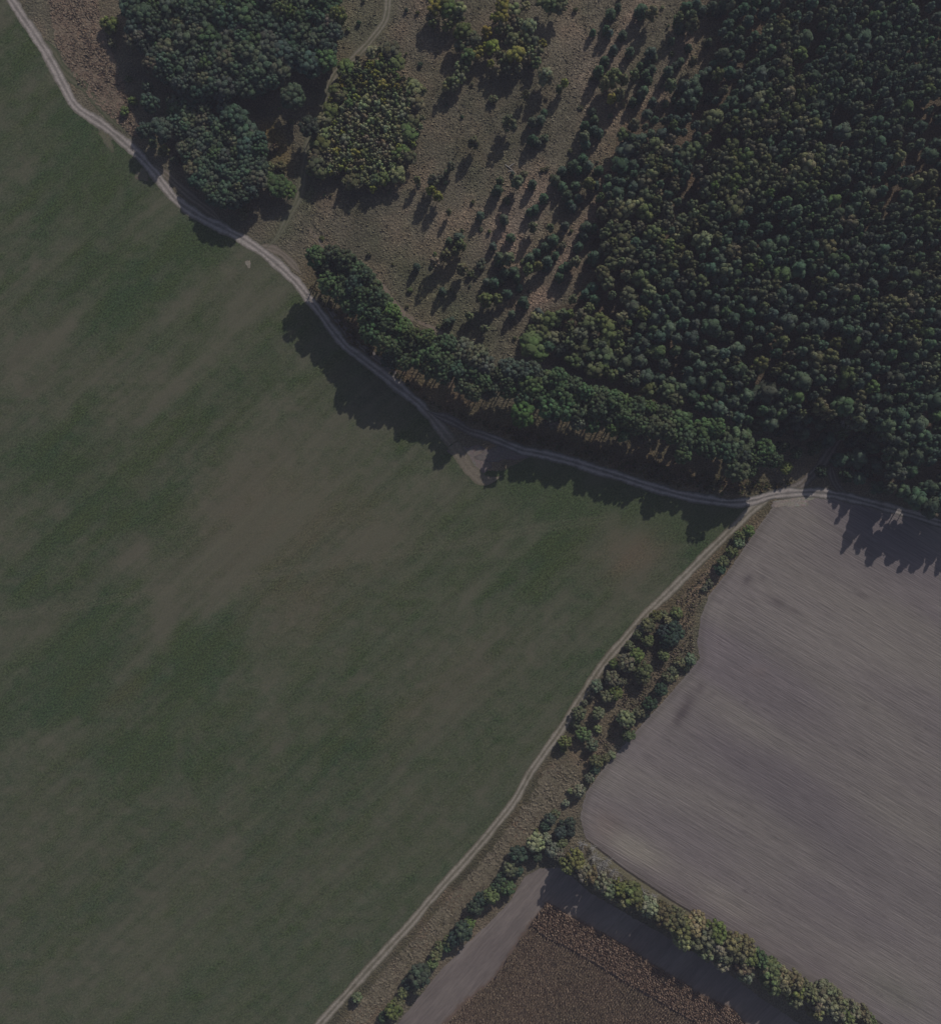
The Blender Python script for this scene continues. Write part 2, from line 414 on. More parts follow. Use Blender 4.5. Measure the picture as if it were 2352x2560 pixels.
AP = math.radians(-31)
def plough_colour(x, y):
    u = x * math.cos(AP) + y * math.sin(AP); v = -x * math.sin(AP) + y * math.cos(AP)
    d = seg_dist(sEdge[::4].tolist(), x, y)
    wob = (nA.fbm(u / 40, v / 40, 2) - .5) * 3
    vv = np.where(d < 9, d * 1.0, v + wob)
    s1 = nB(u / 60, vv / 1.1 + 3) * .5 + nC(u / 35, vv / 2.4) * .5
    s2 = nA.fbm(u / 70, v / 14, 3)
    n4 = nD_.fbm(x / 50, y / 50, 3)
    c = lerp((0.194, 0.165, 0.166), (0.236, 0.208, 0.186), np.clip((s2 - 0.3) * 2.0, 0, 1))
    c = lerp(c, (0.30, 0.268, 0.225), np.clip(blobs(x, y, [(1250, 1670, 75, 26, 30, 1.2), (1700, 1250, 300, 90, 30, .5), (1780, 1500, 200, 60, 30, .35), (1560, 1030, 60, 50, 0, .35), (1800, 1900, 120, 60, 30, .3), (1420, 1770, 90, 25, 30, .5)]), 0, 1) * 0.75)
    c = lerp(c, (0.155, 0.135, 0.138), np.clip(blobs(x, y, [(1530, 1560, 260, 60, 30, .55), (1450, 1660, 200, 30, 30, .3), (1480, 1260, 90, 40, 30, .35), (1740, 1720, 260, 50, 30, .35), (1320, 1620, 110, 30, 30, .3)]), 0, 1) * 0.7)
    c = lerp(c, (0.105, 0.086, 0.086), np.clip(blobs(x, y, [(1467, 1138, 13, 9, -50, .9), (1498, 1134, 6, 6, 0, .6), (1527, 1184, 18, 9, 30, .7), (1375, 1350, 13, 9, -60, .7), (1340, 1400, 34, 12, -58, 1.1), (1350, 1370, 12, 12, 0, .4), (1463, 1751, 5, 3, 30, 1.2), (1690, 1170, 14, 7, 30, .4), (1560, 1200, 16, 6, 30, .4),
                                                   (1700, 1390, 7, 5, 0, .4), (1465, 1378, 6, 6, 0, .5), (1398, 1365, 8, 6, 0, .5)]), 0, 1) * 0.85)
    c = lerp(c, (0.20, 0.15, 0.13), np.clip(blobs(x, y, [(1190, 1620, 30, 30, 0, .8), (1490, 1320, 20, 14, 0, .4)]), 0, 1) * 0.6)
    c = lerp(c, (0.13, 0.14, 0.09), np.clip(blobs(x, y, [(1760, 1950, 70, 25, 30, .6), (1470, 1030, 14, 80, 35, .3)]), 0, 1) * 0.5)
    s3 = nD_(u / 45 + 31, vv / 0.9 + 11)
    c = c * (0.90 + 0.20 * s1)[..., None] * (0.9 + 0.2 * n4)[..., None]
    c = lerp(c, (0.10, 0.085, 0.085), np.clip((s3 - .82) * 4, 0, 1) * .45)
    ed = np.exp(-((d - 1.2) / 0.8) ** 2)
    c = lerp(c, (0.12, 0.105, 0.085), ed * 0.35)
    return np.concatenate([c, np.ones(x.shape)[..., None]], -1)
sheet('ploughed_field', gPlough, 0.02, 0.8, plough_colour, M_SOIL, ragged=0.4, kind='structure')

A_ST = math.atan2(*(lambda a, b: (b[1] - a[1], b[0] - a[0]))(*GD([(863, 2012), (1040, 1809)])))
def soil_colour(x, y):
    u = x * math.cos(A_ST) + y * math.sin(A_ST); v = -x * math.sin(A_ST) + y * math.cos(A_ST)
    s1 = nB.fbm(u / 25, v / 1.0, 3); s2 = nA.fbm(u / 30, v / 8, 3)
    c = lerp((0.178, 0.148, 0.136), (0.245, 0.208, 0.186), np.clip((s2 - .3) * 2, 0, 1)) * (0.8 + 0.4 * s1)[..., None]
    c = lerp(c, (0.15, 0.105, 0.08), inside(gCorn, x, y) * 0.8)
    return np.concatenate([c, np.ones(x.shape)[..., None]], -1)
sheet('bare_soil_strip', gSoil, 0.02, 1.0, soil_colour, M_SOIL2, ragged=0.5, kind='structure')

# ------------------------------------------------------------------ tracks
def ribbon(name, s, width, z, ruts, crown, edge, seed, vary=0.42, fade=(0, 0), rutw=0.24, mat=M_ROAD, to=None, blend=18.0, **k):
    n = len(s)
    d = np.gradient(s, axis=0); d /= np.hypot(d[:, 0], d[:, 1])[:, None] + 1e-9
    nr = np.stack([-d[:, 1], d[:, 0]], 1)
    m = 17
    t = np.linspace(-1, 1, m)
    g = np.random.default_rng(seed)
    a = np.arange(n) * 0.8
    calm = np.clip(np.minimum(a, a[::-1]) / 6, 0, 1)
    if to: width = width + (to[3] - width) * np.clip(1 - a[::-1] / blend, 0, 1)
    wl = width * (1 + calm * ((nA.fbm(a / 6 + seed, a * 0 + 3, 4) - .5) * 2 * vary + (g.random(n) - .5) * vary * .35))
    wr = width * (1 + calm * ((nB.fbm(a / 6 + seed, a * 0 + 3, 4) - .5) * 2 * vary + (g.random(n) - .5) * vary * .35))
    f = np.ones(n)
    if fade[0]: f = np.minimum(f, np.clip(a / fade[0], 0.08, 1))
    if fade[1]: f = np.minimum(f, np.clip(a[::-1] / fade[1], 0.08, 1))
    off = np.where(t[None, :] < 0, t[None, :] * wl[:, None], t[None, :] * wr[:, None]) * f[:, None]
    P = s[:, None, :] + nr[:, None, :] * off[..., None]
    V = np.concatenate([P, np.full((n, m, 1), z)], -1).reshape(-1, 3)
    i = np.arange(n * m).reshape(n, m)
    F = np.stack([i[:-1, :-1].ravel(), i[1:, :-1].ravel(), i[1:, 1:].ravel(), i[:-1, 1:].ravel()], 1)
    x, y = V[:, 0], V[:, 1]
    T = np.broadcast_to(t, (n, m)).ravel()
    nn = nC.fbm(x / 2.2, y / 2.2, 4); n2 = nD_.fbm(np.repeat(a, m) / 14 + seed, np.zeros(n * m), 3)
    r = np.exp(-((np.abs(T) - 0.42) / rutw) ** 2)
    mid = np.exp(-(T / 0.2) ** 2) * np.clip(0.35 + (n2 - .5) * 3, 0, 1)
    eg = np.clip((np.abs(T) - 0.72) / 0.28, 0, 1)
    if to:
        q = np.repeat(np.clip(1 - a[::-1] / blend + (nC.fbm(a / 3, a * 0 + 7, 2) - .5) * .5, 0, 1) * (a[::-1] < blend), m)
        ruts, crown, edge = lerp(ruts, to[0], q), lerp(crown, to[1], q), lerp(edge, to[2], q)
    c = lerp(crown, ruts, np.clip(r * 1.1 - (nn - .5) * 0.9, 0, 1))
    c = lerp(c, crown, mid * 0.8)
    c = lerp(c, edge, np.clip(eg + (nn - .5) * 0.8, 0, 1))
    c = np.concatenate([c, np.ones((len(c), 1))], 1)
    return link(name, new_mesh(name, V, F, c, [mat]), kind='structure', **k)

RUT = (0.41, 0.36, 0.33); MID = (0.20, 0.18, 0.155)
ribbon('dirt_road', sMain, 2.05, 0.045, RUT, (0.22, 0.195, 0.18), (0.15, 0.14, 0.10), 3, to=((0.205, 0.175, 0.135), (0.17, 0.145, 0.11), (0.14, 0.13, 0.085), 2.4), blend=22)
NE = int(len(sEast) * .19)
ribbon('dirt_road', sEast[:NE + 1], 1.7, 0.060, (0.22, 0.19, 0.175), (0.12, 0.105, 0.09), (0.12, 0.105, 0.08), 15, fade=(8, 0), to=(RUT, (0.17, 0.155, 0.145), (0.13, 0.12, 0.09), 1.95))  # first stretch painted darker, standing in for tree shade over the fork
ribbon('dirt_road', sEast[NE:], 1.95, 0.060, RUT, (0.17, 0.155, 0.145), (0.13, 0.12, 0.09), 5)
ribbon('dirt_road', sSpur, 2.4, 0.052, (0.205, 0.175, 0.135), (0.17, 0.145, 0.11), (0.14, 0.13, 0.085), 6, fade=(0, 8))
ribbon('dirt_track', sSouth, 1.9, 0.052, (0.33, 0.29, 0.24), (0.17, 0.15, 0.11), (0.10, 0.095, 0.058), 8, fade=(4, 0), vary=.22)
NR = int(len(sRut) * .42)
ribbon('grass_track', sRut[:NR + 1], 1.6, 0.03, (0.25, 0.22, 0.175), (0.13, 0.125, 0.08), (0.13, 0.12, 0.08), 9, rutw=0.2)
ribbon('grass_track', sRut[NR:], 1.5, 0.03, (0.175, 0.16, 0.115), (0.115, 0.118, 0.072), (0.125, 0.12, 0.08), 10, rutw=0.2, fade=(0, 10))
ribbon('forest_track', sWood, 2.0, 0.03, (0.22, 0.19, 0.17), (0.13, 0.11, 0.09), (0.12, 0.1, 0.07), 10, fade=(0, 5))
ribbon('forest_track', sWood2, 1.5, 0.036, (0.20, 0.17, 0.15), (0.12, 0.1, 0.08), (0.12, 0.1, 0.07), 12, fade=(0, 4))
ribbon('footpath', sFoot, 0.8, 0.03, (0.24, 0.19, 0.15), (0.22, 0.175, 0.135), (0.16, 0.13, 0.09), 13, fade=(3, 3))
# second pair of ruts beside the main road where it runs under the wood, and the drive round its bend
ribbon('dirt_track', spline(GD([(300, 322), (335, 350), (370, 382), (410, 412), (440, 440)])), 1.6, 0.026, (0.23, 0.19, 0.155), (0.14, 0.12, 0.085), (0.12, 0.105, 0.075), 21, fade=(6, 6))
ribbon('dirt_track', spline(GD([(60, 60), (95, 95), (125, 135), (165, 170), (205, 215), (250, 265)])), 2.0, 0.028, (0.14, 0.13, 0.085), (0.085, 0.09, 0.05), (0.085, 0.10, 0.055), 22, fade=(8, 8))
ribbon('dirt_track', spline(GD([(500, 484), (540, 490), (570, 512), (592, 540)])), 1.4, 0.024, (0.23, 0.19, 0.155), (0.17, 0.145, 0.11), (0.15, 0.125, 0.09), 23, fade=(4, 4))
ribbon('dirt_track', spline(GD([(640, 600), (665, 632), (695, 668), (735, 700), (775, 735), (800, 765)])), 1.3, 0.022, (0.21, 0.185, 0.17), (0.13, 0.11, 0.09), (0.11, 0.095, 0.07), 24, fade=(5, 5))
ribbon('ditch', spline(GD([(610, 436), (640, 468), (655, 490), (672, 515)])), 0.55, 0.034, (0.05, 0.045, 0.035), (0.05, 0.045, 0.035), (0.13, 0.11, 0.08), 25, fade=(3, 3))
ribbon('ditch', spline(GD([(598, 440), (625, 470), (645, 497)])), 0.9, 0.028, (0.22, 0.18, 0.14), (0.20, 0.165, 0.125), (0.16, 0.135, 0.095), 26, fade=(3, 3))
LOW = [(x, y) for x, y in E_PLOUGH if y > 1640][:-1]
ribbon('field_margin', spline(GD([(x - 5, y + 7) for x, y in LOW])), 1.3, 0.026, (0.20, 0.175, 0.115), (0.17, 0.155, 0.095), (0.13, 0.12, 0.07), 27, fade=(5, 5))
ribbon('furrow', spline(GD([(x - 1, y + 1) for x, y in LOW])), 0.42, 0.037, (0.055, 0.048, 0.040), (0.06, 0.05, 0.042), (0.12, 0.105, 0.085), 28, fade=(4, 4))
# trodden earth at the fork and pale patches in the sward
def patch(name, cx, cy, rx, ry, an, col, seed, z=0.034):
    g = np.random.default_rng(seed)
    n = 40
    px, py = G(*Dp(cx, cy)); k = S * DK; a = -math.radians(an)
    th = np.linspace(0, 2 * math.pi, n, endpoint=False)
    rr = 1 + 0.25 * np.sin(2 * th + g.random() * 6) * g.random() + 0.18 * np.sin(3 * th + g.random() * 6) + 0.1 * np.sin(7 * th + g.random() * 6) + (g.random(n) - .5) * .16
    ex = np.cos(th) * rx * k * rr; ey = np.sin(th) * ry * k * rr
    out = []; cols = []
    for q in (1, 0.8, 0.5, 0):
        for j in range(n):
            out.append((px + (ex[j] * math.cos(a) - ey[j] * math.sin(a)) * q, py + (ex[j] * math.sin(a) + ey[j] * math.cos(a)) * q, z))
            w = 0.72 if q == 1 else 1.0
            cols.append([c * w * (0.9 + 0.2 * g.random()) for c in col] + [1])
    F = []
    for r in range(3):
        for j in range(n):
            F.append((r * n + j, r * n + (j + 1) % n, (r + 1) * n + (j + 1) % n, (r + 1) * n + j))
    return link(name, new_mesh(name, np.array(out), np.array(F), np.array(cols), [M_ROAD]), kind='structure')
patch('bare_earth', 930, 898, 42, 22, 20, (0.19, 0.16, 0.145), 31, 0.038)  # both fork patches carry some of the tree shade in their colour
patch('bare_earth', 985, 893, 48, 15, 0, (0.165, 0.14, 0.13), 32, 0.041)
patch('bare_earth', 488, 518, 5, 8, 0, (0.27, 0.235, 0.19), 33)
patch('bare_earth', 210, 272, 10, 24, -38, (0.135, 0.13, 0.085), 34)
patch('bare_earth', 280, 344, 12, 14, -30, (0.145, 0.135, 0.095), 35)
patch('bare_earth', 1560, 985, 40, 12, -10, (0.30, 0.26, 0.225), 36, 0.044)

# ------------------------------------------------------------------ foliage meshes
def leaf_cards(P, Nn, size, tint, asp=0.75):
    """quads at P facing about Nn"""
    n = len(P)
    Nn = Nn / (np.linalg.norm(Nn, axis=1)[:, None] + 1e-9)
    a = rng.normal(size=(n, 3))
    t = np.cross(Nn, a); t /= np.linalg.norm(t, axis=1)[:, None] + 1e-9
    b = np.cross(Nn, t)
    s = (size * (0.65 + 0.7 * rng.random(n)))[:, None] * 0.5
    q = np.stack([P - t * s - b * s * asp * 0.6, P + t * s * 0.7 - b * s * asp, P + t * s + b * s * asp * 0.7, P - t * s * 0.6 + b * s * asp], 1)
    # fold the card a little so it is not a flat square
    q[:, 1] -= Nn * s * 0.35; q[:, 3] -= Nn * s * 0.35
    V = q.reshape(-1, 3)
    F = np.arange(4 * n).reshape(n, 4)
    C = np.repeat(tint, 4, axis=0)
    return V, F, C

def crown_cards(lobes, per, leaf, jit=0.45, up=0.25, lobe_var=0.22, leaf_var=0.2, hue=0.08, cull=0.8):
    Vs = []; Ns = []; Ts = []; LT = []
    L = np.array([l[0] for l in lobes], float); R = np.array([l[1] for l in lobes], float)
    for k in range(len(lobes)):
        n = int(per * (R[k, 0] * R[k, 1]) / np.mean(R[:, 0] * R[:, 1]))
        n = max(n, 6)
        d = rng.normal(size=(n, 3)); d[:, 2] += up; d /= np.linalg.norm(d, axis=1)[:, None]
        d = d[d[:, 2] > -0.75]
        rad = 0.82 + 0.28 * rng.random(len(d))
        p = L[k] + d * R[k] * rad[:, None]
        keep = np.ones(len(p), bool)
        for j in range(len(lobes)):
            if j != k:
                keep &= (np.sum(((p - L[j]) / R[j]) ** 2, 1) > cull ** 2)
        p = p[keep]; d = d[keep]
        nn = d / R[k] * R[k].mean() + rng.normal(size=d.shape) * jit
        t0 = (1 + (rng.random() - .5) * 2 * lobe_var)
        h0 = (rng.random(3) - .5) * 2 * hue
        LT.append((1 + h0) * t0)
        tt = t0 * (1 + (rng.random(len(p)) - .5) * 2 * leaf_var)
        col = np.clip((1 + h0)[None, :] * tt[:, None], 0.2, 2.0)
        Vs.append(p); Ns.append(nn); Ts.append(col)
    P = np.concatenate(Vs); N_ = np.concatenate(Ns); T = np.concatenate(Ts)
    V, F, C = leaf_cards(P, N_, np.full(len(P), leaf), T)
    v, f, c = solid_lobes(lobes, LT)
    return np.concatenate([v, V]), np.concatenate([f, F + len(v)]), np.concatenate([c, C]), len(f)

def cube_sphere(n):
    V = {}; F = []
    def idx(p):
        k = tuple(np.round(p, 5))
        if k not in V: V[k] = len(V)
        return V[k]
    g = np.tan(np.linspace(-1, 1, n + 1) * math.pi / 4)
    for ax in range(3):
        for sg in (-1, 1):
            for a in range(n):
                for b in range(n):
                    q = []
                    for u, v in ((g[a], g[b]), (g[a + 1], g[b]), (g[a + 1], g[b + 1]), (g[a], g[b + 1])):
                        p = np.zeros(3); p[ax] = sg; p[(ax + 1) % 3] = u * sg; p[(ax + 2) % 3] = v
                        q.append(idx(p / np.linalg.norm(p)))
                    F.append(q)
    return np.array(list(V.keys())), np.array(F)
CS3 = cube_sphere(3); CS4 = cube_sphere(4)

def solid_lobes(lobes, tints, k=0.86, rough=0.16, cs=CS3):
    Vs = []; Fs = []; Cs = []; o = 0
    for (c, r), t in zip(lobes, tints):
        v, f = cs
        d = v * (1 + (rng.random((len(v), 1)) - .5) * 2 * rough)
        p = np.array(c) + d * np.array(r) * k
        Vs.append(p); Fs.append(f + o); o += len(v)
        Cs.append(t[None, :] * (1 + (rng.random((len(v), 1)) - .5) * .4))
    return np.concatenate(Vs), np.concatenate(Fs), np.concatenate(Cs)

def tube(pts, radii, seg=6):
    pts = np.array(pts, float); V = []; F = []
    n = len(pts)
    d = np.gradient(pts, axis=0)
    for a in range(n):
        w = d[a] / (np.linalg.norm(d[a]) + 1e-9)
        u = np.cross(w, (0.3, 1, 0.1)); u /= np.linalg.norm(u); v = np.cross(w, u)
        for s in range(seg):
            th = 2 * math.pi * s / seg
            V.append(pts[a] + radii[a] * (math.cos(th) * u + math.sin(th) * v))
    for a in range(n - 1):
        for s in range(seg):
            F.append((a * seg + s, a * seg + (s + 1) % seg, (a + 1) * seg + (s + 1) % seg, (a + 1) * seg + s))
    return np.array(V), np.array(F)

def join(parts):
    V = []; F = []; o = 0
    for v, f in parts:
        V.append(v); F.append(f + o); o += len(v)
    return np.concatenate(V), np.concatenate(F)

def trunk_mesh(name, h, r0, reach, nb, start, mat):
    """tapered trunk with limbs reaching into the crown"""
    ps = []
    k = 7
    zz = np.linspace(0, h, k)
    w = np.cumsum(rng.normal(size=(k, 2)) * h * 0.006, axis=0); w[0] = 0
    rr = r0 * (1 - 0.88 * (zz / h)); rr[0] *= 1.35
    ps.append(tube(np.stack([w[:, 0], w[:, 1], zz], 1), rr, 7))
    for b in range(nb):
        f = start + (0.92 - start) * (b + rng.random() * .6) / nb
        th = b * 2.4 + rng.random()
        L = reach * (0.55 + 0.45 * rng.random()) * (1.1 - f * 0.6)
        bx = np.interp(f * h, zz, w[:, 0]); by = np.interp(f * h, zz, w[:, 1])
        q = [(bx + math.cos(th) * L * t, by + math.sin(th) * L * t, f * h + L * 0.55 * t ** 1.4) for t in (0, .35, .7, 1)]
        r1 = r0 * (1 - 0.85 * f) * 0.55
        ps.append(tube(q, [r1, r1 * .75, r1 * .5, r1 * .2], 5))
    V, F = join(ps)
    return new_mesh(name, V, F, None, [mat], smooth=True)

def lobes_pine(r, h, lo=0.66, hi=0.96):
    L = []
    n = 3
    for lv in range(n):
        f = lv / (n - 1)
        z = h * (lo + (hi - .06 - lo) * f)
        rad = r * (0.60, 0.44, 0.14)[lv]
        m = (6, 5, 2)[lv]
        for j in range(m):
            th = 2 * math.pi * (j + rng.random() * .6) / m + lv * .6
            rr = rad * (0.8 + 0.4 * rng.random())
            s = r * (0.43, 0.42, 0.40)[lv] * (0.8 + .4 * rng.random())
            L.append(((math.cos(th) * rr, math.sin(th) * rr, z + (rng.random() - .5) * h * .035), (s, s, s * 0.9)))
    L.append(((0, 0, h * (lo + hi - .1) / 2), (r * 0.5, r * 0.5, h * (hi - lo) * .42)))
    return L

def lobes_oval(r, h, n, zlo, zhi, size, flat=0.85, core=True, power=1.0):
    L = []
    zc = h * (zlo + zhi) / 2; hz = h * (zhi - zlo) / 2
    for j in range(n):
        # spread over the upper two thirds of an ellipsoid
        f = (j + 0.5) / n
        cz = 1 - 1.55 * f ** power
        th = j * 2.39996 + rng.random() * .8
        sr = math.sqrt(max(0, 1 - cz * cz))
        k = 0.72 + 0.22 * rng.random()
        s = r * size * (0.7 + 0.65 * rng.random())
        L.append(((math.cos(th) * sr * r * k, math.sin(th) * sr * r * k, zc + cz * (hz - s * .8) * (0.85 + .2 * rng.random())), (s, s, s * flat)))
    if core:
        L.append(((0, 0, zc - hz * .1), (r * 0.58, r * 0.58, hz * 0.7)))
    return L

KINDS = {}
def kind(key, r, h, nvar, lob, per, leaf, trunk_r, nb, start, bark=None, **kw):
    cr = []; tr = []
    for a in range(nvar):
        V, F, C, ns = crown_cards(lob(r, h), per, leaf, **kw)
        me = new_mesh(key + '_crown', V, F, C, [M_LEAF])
        sm = np.zeros(len(F), bool); sm[:ns] = True
        me.polygons.foreach_set('use_smooth', sm)
        cr.append(me)
    for a in range(2):
        tr.append(trunk_mesh(key + '_trunk', h * 0.9, trunk_r, r * 0.85, nb, start, bark or M_BARK))
    KINDS[key] = (r, h, cr, tr)

kind('pine', 2.4, 14.0, 8, lobes_pine, 22, 0.42, 0.17, 10, 0.5, jit=0.3, lobe_var=.15, leaf_var=.25)
kind('youngpine', 1.8, 6.5, 6, lambda r, h: lobes_pine(r, h, 0.5, 0.98) + [((math.cos(q) * r * .6, math.sin(q) * r * .6, h * (.16 + .06 * (q % 2))), (r * .42, r * .42, h * .13)) for q in (0.3, 1.5, 2.8, 4.0, 5.2)], 22, 0.36, 0.12, 8, 0.2, jit=0.35)
kind('youngbirch', 1.8, 9.0, 6, lambda r, h: lobes_oval(r, h, 20, 0.04, 1.0, 0.36, 1.25), 26, 0.34, 0.10, 9, 0.2, M_PALEBARK, jit=0.35)
kind('birch', 2.1, 11.0, 6, lambda r, h: lobes_oval(r, h, 18, 0.30, 1.0, 0.36, 1.1), 26, 0.34, 0.12, 9, 0.35, M_PALEBARK, jit=0.35)
kind('sapling', 1.3, 6.5, 6, lambda r, h: lobes_oval(r, h, 9, 0.25, 1.0, 0.44, 1.25), 20, 0.27, 0.06, 5, 0.35, M_PALEBARK, jit=0.35)
kind('broadleaf', 3.5, 14.0, 6, lambda r, h: lobes_oval(r, h, 34, 0.38, 1.0, 0.26, 0.95), 34, 0.40, 0.24, 10, 0.35, jit=0.35, lobe_var=.2)
kind('oak', 3.9, 19.5, 7, lambda r, h: lobes_oval(r, h, 58, 0.45, 1.0, 0.185, 0.85), 26, 0.42, 0.32, 12, 0.4, jit=0.4, lobe_var=.28)
kind('hedge', 2.4, 8.0, 6, lambda r, h: lobes_oval(r, h, 40, 0.05, 1.0, 0.22, 0.95), 26, 0.38, 0.14, 9, 0.2, jit=0.5, lobe_var=.28)
kind('shrub', 1.6, 3.0, 5, lambda r, h: lobes_oval(r, h, 16, -0.1, 1.0, 0.36, 0.8), 26, 0.32, 0.06, 7, 0.1, jit=0.4, lobe_var=.28)

def tree(key, name, px, py, r, h, col, label, cat, group=None, parts=True, aspect=1.0):
    """a plant whose crown shows at photograph pixel (px, py): its foot stands where that crown's shade of perspective says"""
    r0, h0, cr, tr = KINDS[key]
    gx, gy = G(px, py)
    f = 1 - 0.78 * h / H
    v = random.randrange(len(cr)); t = random.randrange(len(tr))
    rz = random.random() * 6.283
    sx = r / r0 * (1 + (random.random() - .5) * .24); sy = r / r0 * (1 + (random.random() - .5) * .24); sz = h / h0
    col = [max(0.005, c * (1 + (random.random() - .5) * .22)) for c in col]
    k = 1 + (random.random() - .5) * .34
    col = (*[c * k for c in col], 1)
    if parts:
        e = bpy.data.objects.new(name, None)
        COL.objects.link(e)
        e.empty_display_size = 0.5
        e.location = (gx * f, gy * f, 0.0); e.rotation_euler = (0, 0, rz); e.scale = (sx, sy, sz)
        c = bpy.data.objects.new('crown', cr[v]); COL.objects.link(c); c.parent = e; c.color = col
        b = bpy.data.objects.new('trunk', tr[t]); COL.objects.link(b); b.parent = e
    else:
        e = bpy.data.objects.new(name, cr[v]); COL.objects.link(e); e.color = col
        e.location = (gx * f, gy * f, 0.0); e.rotation_euler = (0, 0, rz); e.scale = (sx, sy, sz)
    setp(e, label=label, category=cat, group=group)
    return e

# colours of leaves (what the leaf itself has)
PAL = {
    'p': (0.078, 0.114, 0.076), 'q': (0.098, 0.136, 0.094), 'o': (0.142, 0.155, 0.086), 'y': (0.27, 0.265, 0.075), 'g': (0.148, 0.160, 0.105), 's': (0.195, 0.210, 0.155), 'l': (0.25, 0.265, 0.145), 'k': (0.096, 0.142, 0.072),
    'd': (0.064, 0.094, 0.062), 't': (0.060, 0.086, 0.064), 'w': (0.092, 0.128, 0.090), 'b': (0.150, 0.130, 0.080), 'c': (0.285, 0.29, 0.165), 'n': (0.108, 0.158, 0.066), 'v': (0.140, 0.168, 0.070), 'e': (0.17, 0.155, 0.15), 'm': (0.235, 0.24, 0.14),
}
TONE = {'p': 'dark green', 'q': 'blue-green', 'o': 'olive', 'y': 'bright yellow', 'g': 'grey-green', 's': 'silvery grey-green', 'l': 'pale yellow-green', 'k': 'rich green', 'd': 'deep green', 't': 'dark bluish green', 'w': 'blue-green',
        'b': 'brownish', 'c': 'cream-coloured', 'n': 'fresh green', 'v': 'yellow-green', 'e': 'leafless grey', 'm': 'pale olive'}
ORD = ['nearest', 'second nearest', 'third nearest', 'fourth nearest', 'fifth nearest', 'sixth nearest', 'seventh nearest', 'eighth nearest', 'ninth nearest', 'tenth nearest', 'eleventh nearest', 'twelfth nearest', 'thirteenth nearest', 'fourteenth nearest', 'fifteenth nearest']
NUM = ['first', 'second', 'third', 'fourth', 'fifth', 'sixth', 'seventh', 'eighth', 'ninth', 'tenth', 'eleventh', 'twelfth', 'thirteenth', 'fourteenth', 'fifteenth', 'sixteenth', 'seventeenth', 'eighteenth', 'nineteenth', 'twentieth']

def P_(c, f, shift=(1, 1, 1)):
    return tuple(a * f * b for a, b in zip(PAL[c], shift))

def parse(txt, x0, y0, sc):
    out = []
    for tok in txt.split():
        a = tok.split(',')
        out.append((x0 + float(a[0]) / sc, y0 + float(a[1]) / sc, float(a[2]) / sc * S, a[3]))
    return out

def nearest_labels(items, marks):
    """give every item (px, py, r, code) a label that names its colour and its rank of nearness to a landmark"""
    own = {}
    for n, it in enumerate(items):
        d = [(math.hypot(it[0] - m[0], it[1] - m[1]), a) for a, m in enumerate(marks)]
        dd, a = min(d)
        own.setdefault((a, it[3]), []).append((dd, n))
    lab = {}
    for (a, c), L in own.items():
        for rank, (dd, n) in enumerate(sorted(L)):
            w = ORD[min(rank, len(ORD) - 1)]
            lab[n] = (w, marks[a][2], TONE[c])
    return lab

# ------------------------------------------------------------------ trees on the open meadow
MEAD = parse("""1340,310,58,m 1520,380,34,y 1470,440,28,o 1330,660,35,p 1300,720,40,q 1230,740,45,p 1010,740,60,o 680,930,42,o 1225,905,45,p 1275,945,34,q 1330,900,42,g 1160,490,34,o 860,540,38,g 470,1150,34,o 430,1215,27,g
300,1280,50,o 375,1270,38,g 155,1280,30,v 280,1370,38,y 350,1430,38,y 920,1290,34,o 1085,1290,55,o 900,1370,50,d 1145,1230,34,g 1225,1320,40,p 1330,1450,40,p 1780,650,40,p 1800,730,40,q 1710,780,45,p 1790,820,45,p 1840,850,40,p
1710,880,40,o 1720,950,45,q 1690,1090,45,p 1600,1150,50,p 1650,1190,40,p 1500,1200,45,p 1440,1280,45,p 1500,1340,40,q 1550,1420,50,p 1620,1340,45,p 1740,1150,45,q 1750,1310,45,v 1810,1330,40,p 1650,1450,40,q 1840,1190,40,p""", 1000, 100, 3.696)
MEAD += parse("""985,185,35,g 1245,265,45,p 1200,285,35,p 740,320,40,p 965,350,45,q 450,285,25,o 540,520,50,p 455,560,35,q 560,590,45,o 510,650,35,o 420,680,45,o 325,750,50,m 150,795,34,d 1230,420,40,o 1390,430,35,o 1525,410,40,p 1025,520,40,p 860,605,35,q
1410,540,50,p 1345,610,45,p 1500,600,34,g 1270,665,40,p 1200,710,45,q 915,700,40,p 1000,710,60,o 920,760,40,p 750,770,45,g 570,810,50,o 655,860,35,g 1365,740,50,q 1440,690,35,p 1185,810,45,v 1275,785,40,v 970,850,50,p 1050,840,50,q 1350,800,35,p 870,940,50,p
800,935,40,q 935,930,35,p 1080,900,40,p 1105,990,35,q 795,1095,55,v 895,1085,45,v 990,1045,45,p 1140,1110,50,p 1160,1150,35,p 390,1020,40,p 640,1250,35,o 630,1340,35,g 780,1365,35,o 1035,1235,40,q 430,1310,42,p 475,1290,30,p 1475,890,45,p 1540,790,40,p 1500,810,35,q
1620,745,45,o 1280,1220,50,q 1300,1280,45,p 1270,1350,40,p 1260,1440,45,q 1600,1090,40,o 1720,1050,50,p 1780,980,45,q 1800,1100,50,p 1700,510,45,q 1650,610,45,p 1730,420,50,p 1790,440,45,p 1800,700,60,p 1500,1230,55,o 1560,1230,45,v 1680,1240,60,o 1570,1330,45,o
1570,210,40,p 1600,250,40,p""", 1000, 450, 3.696)
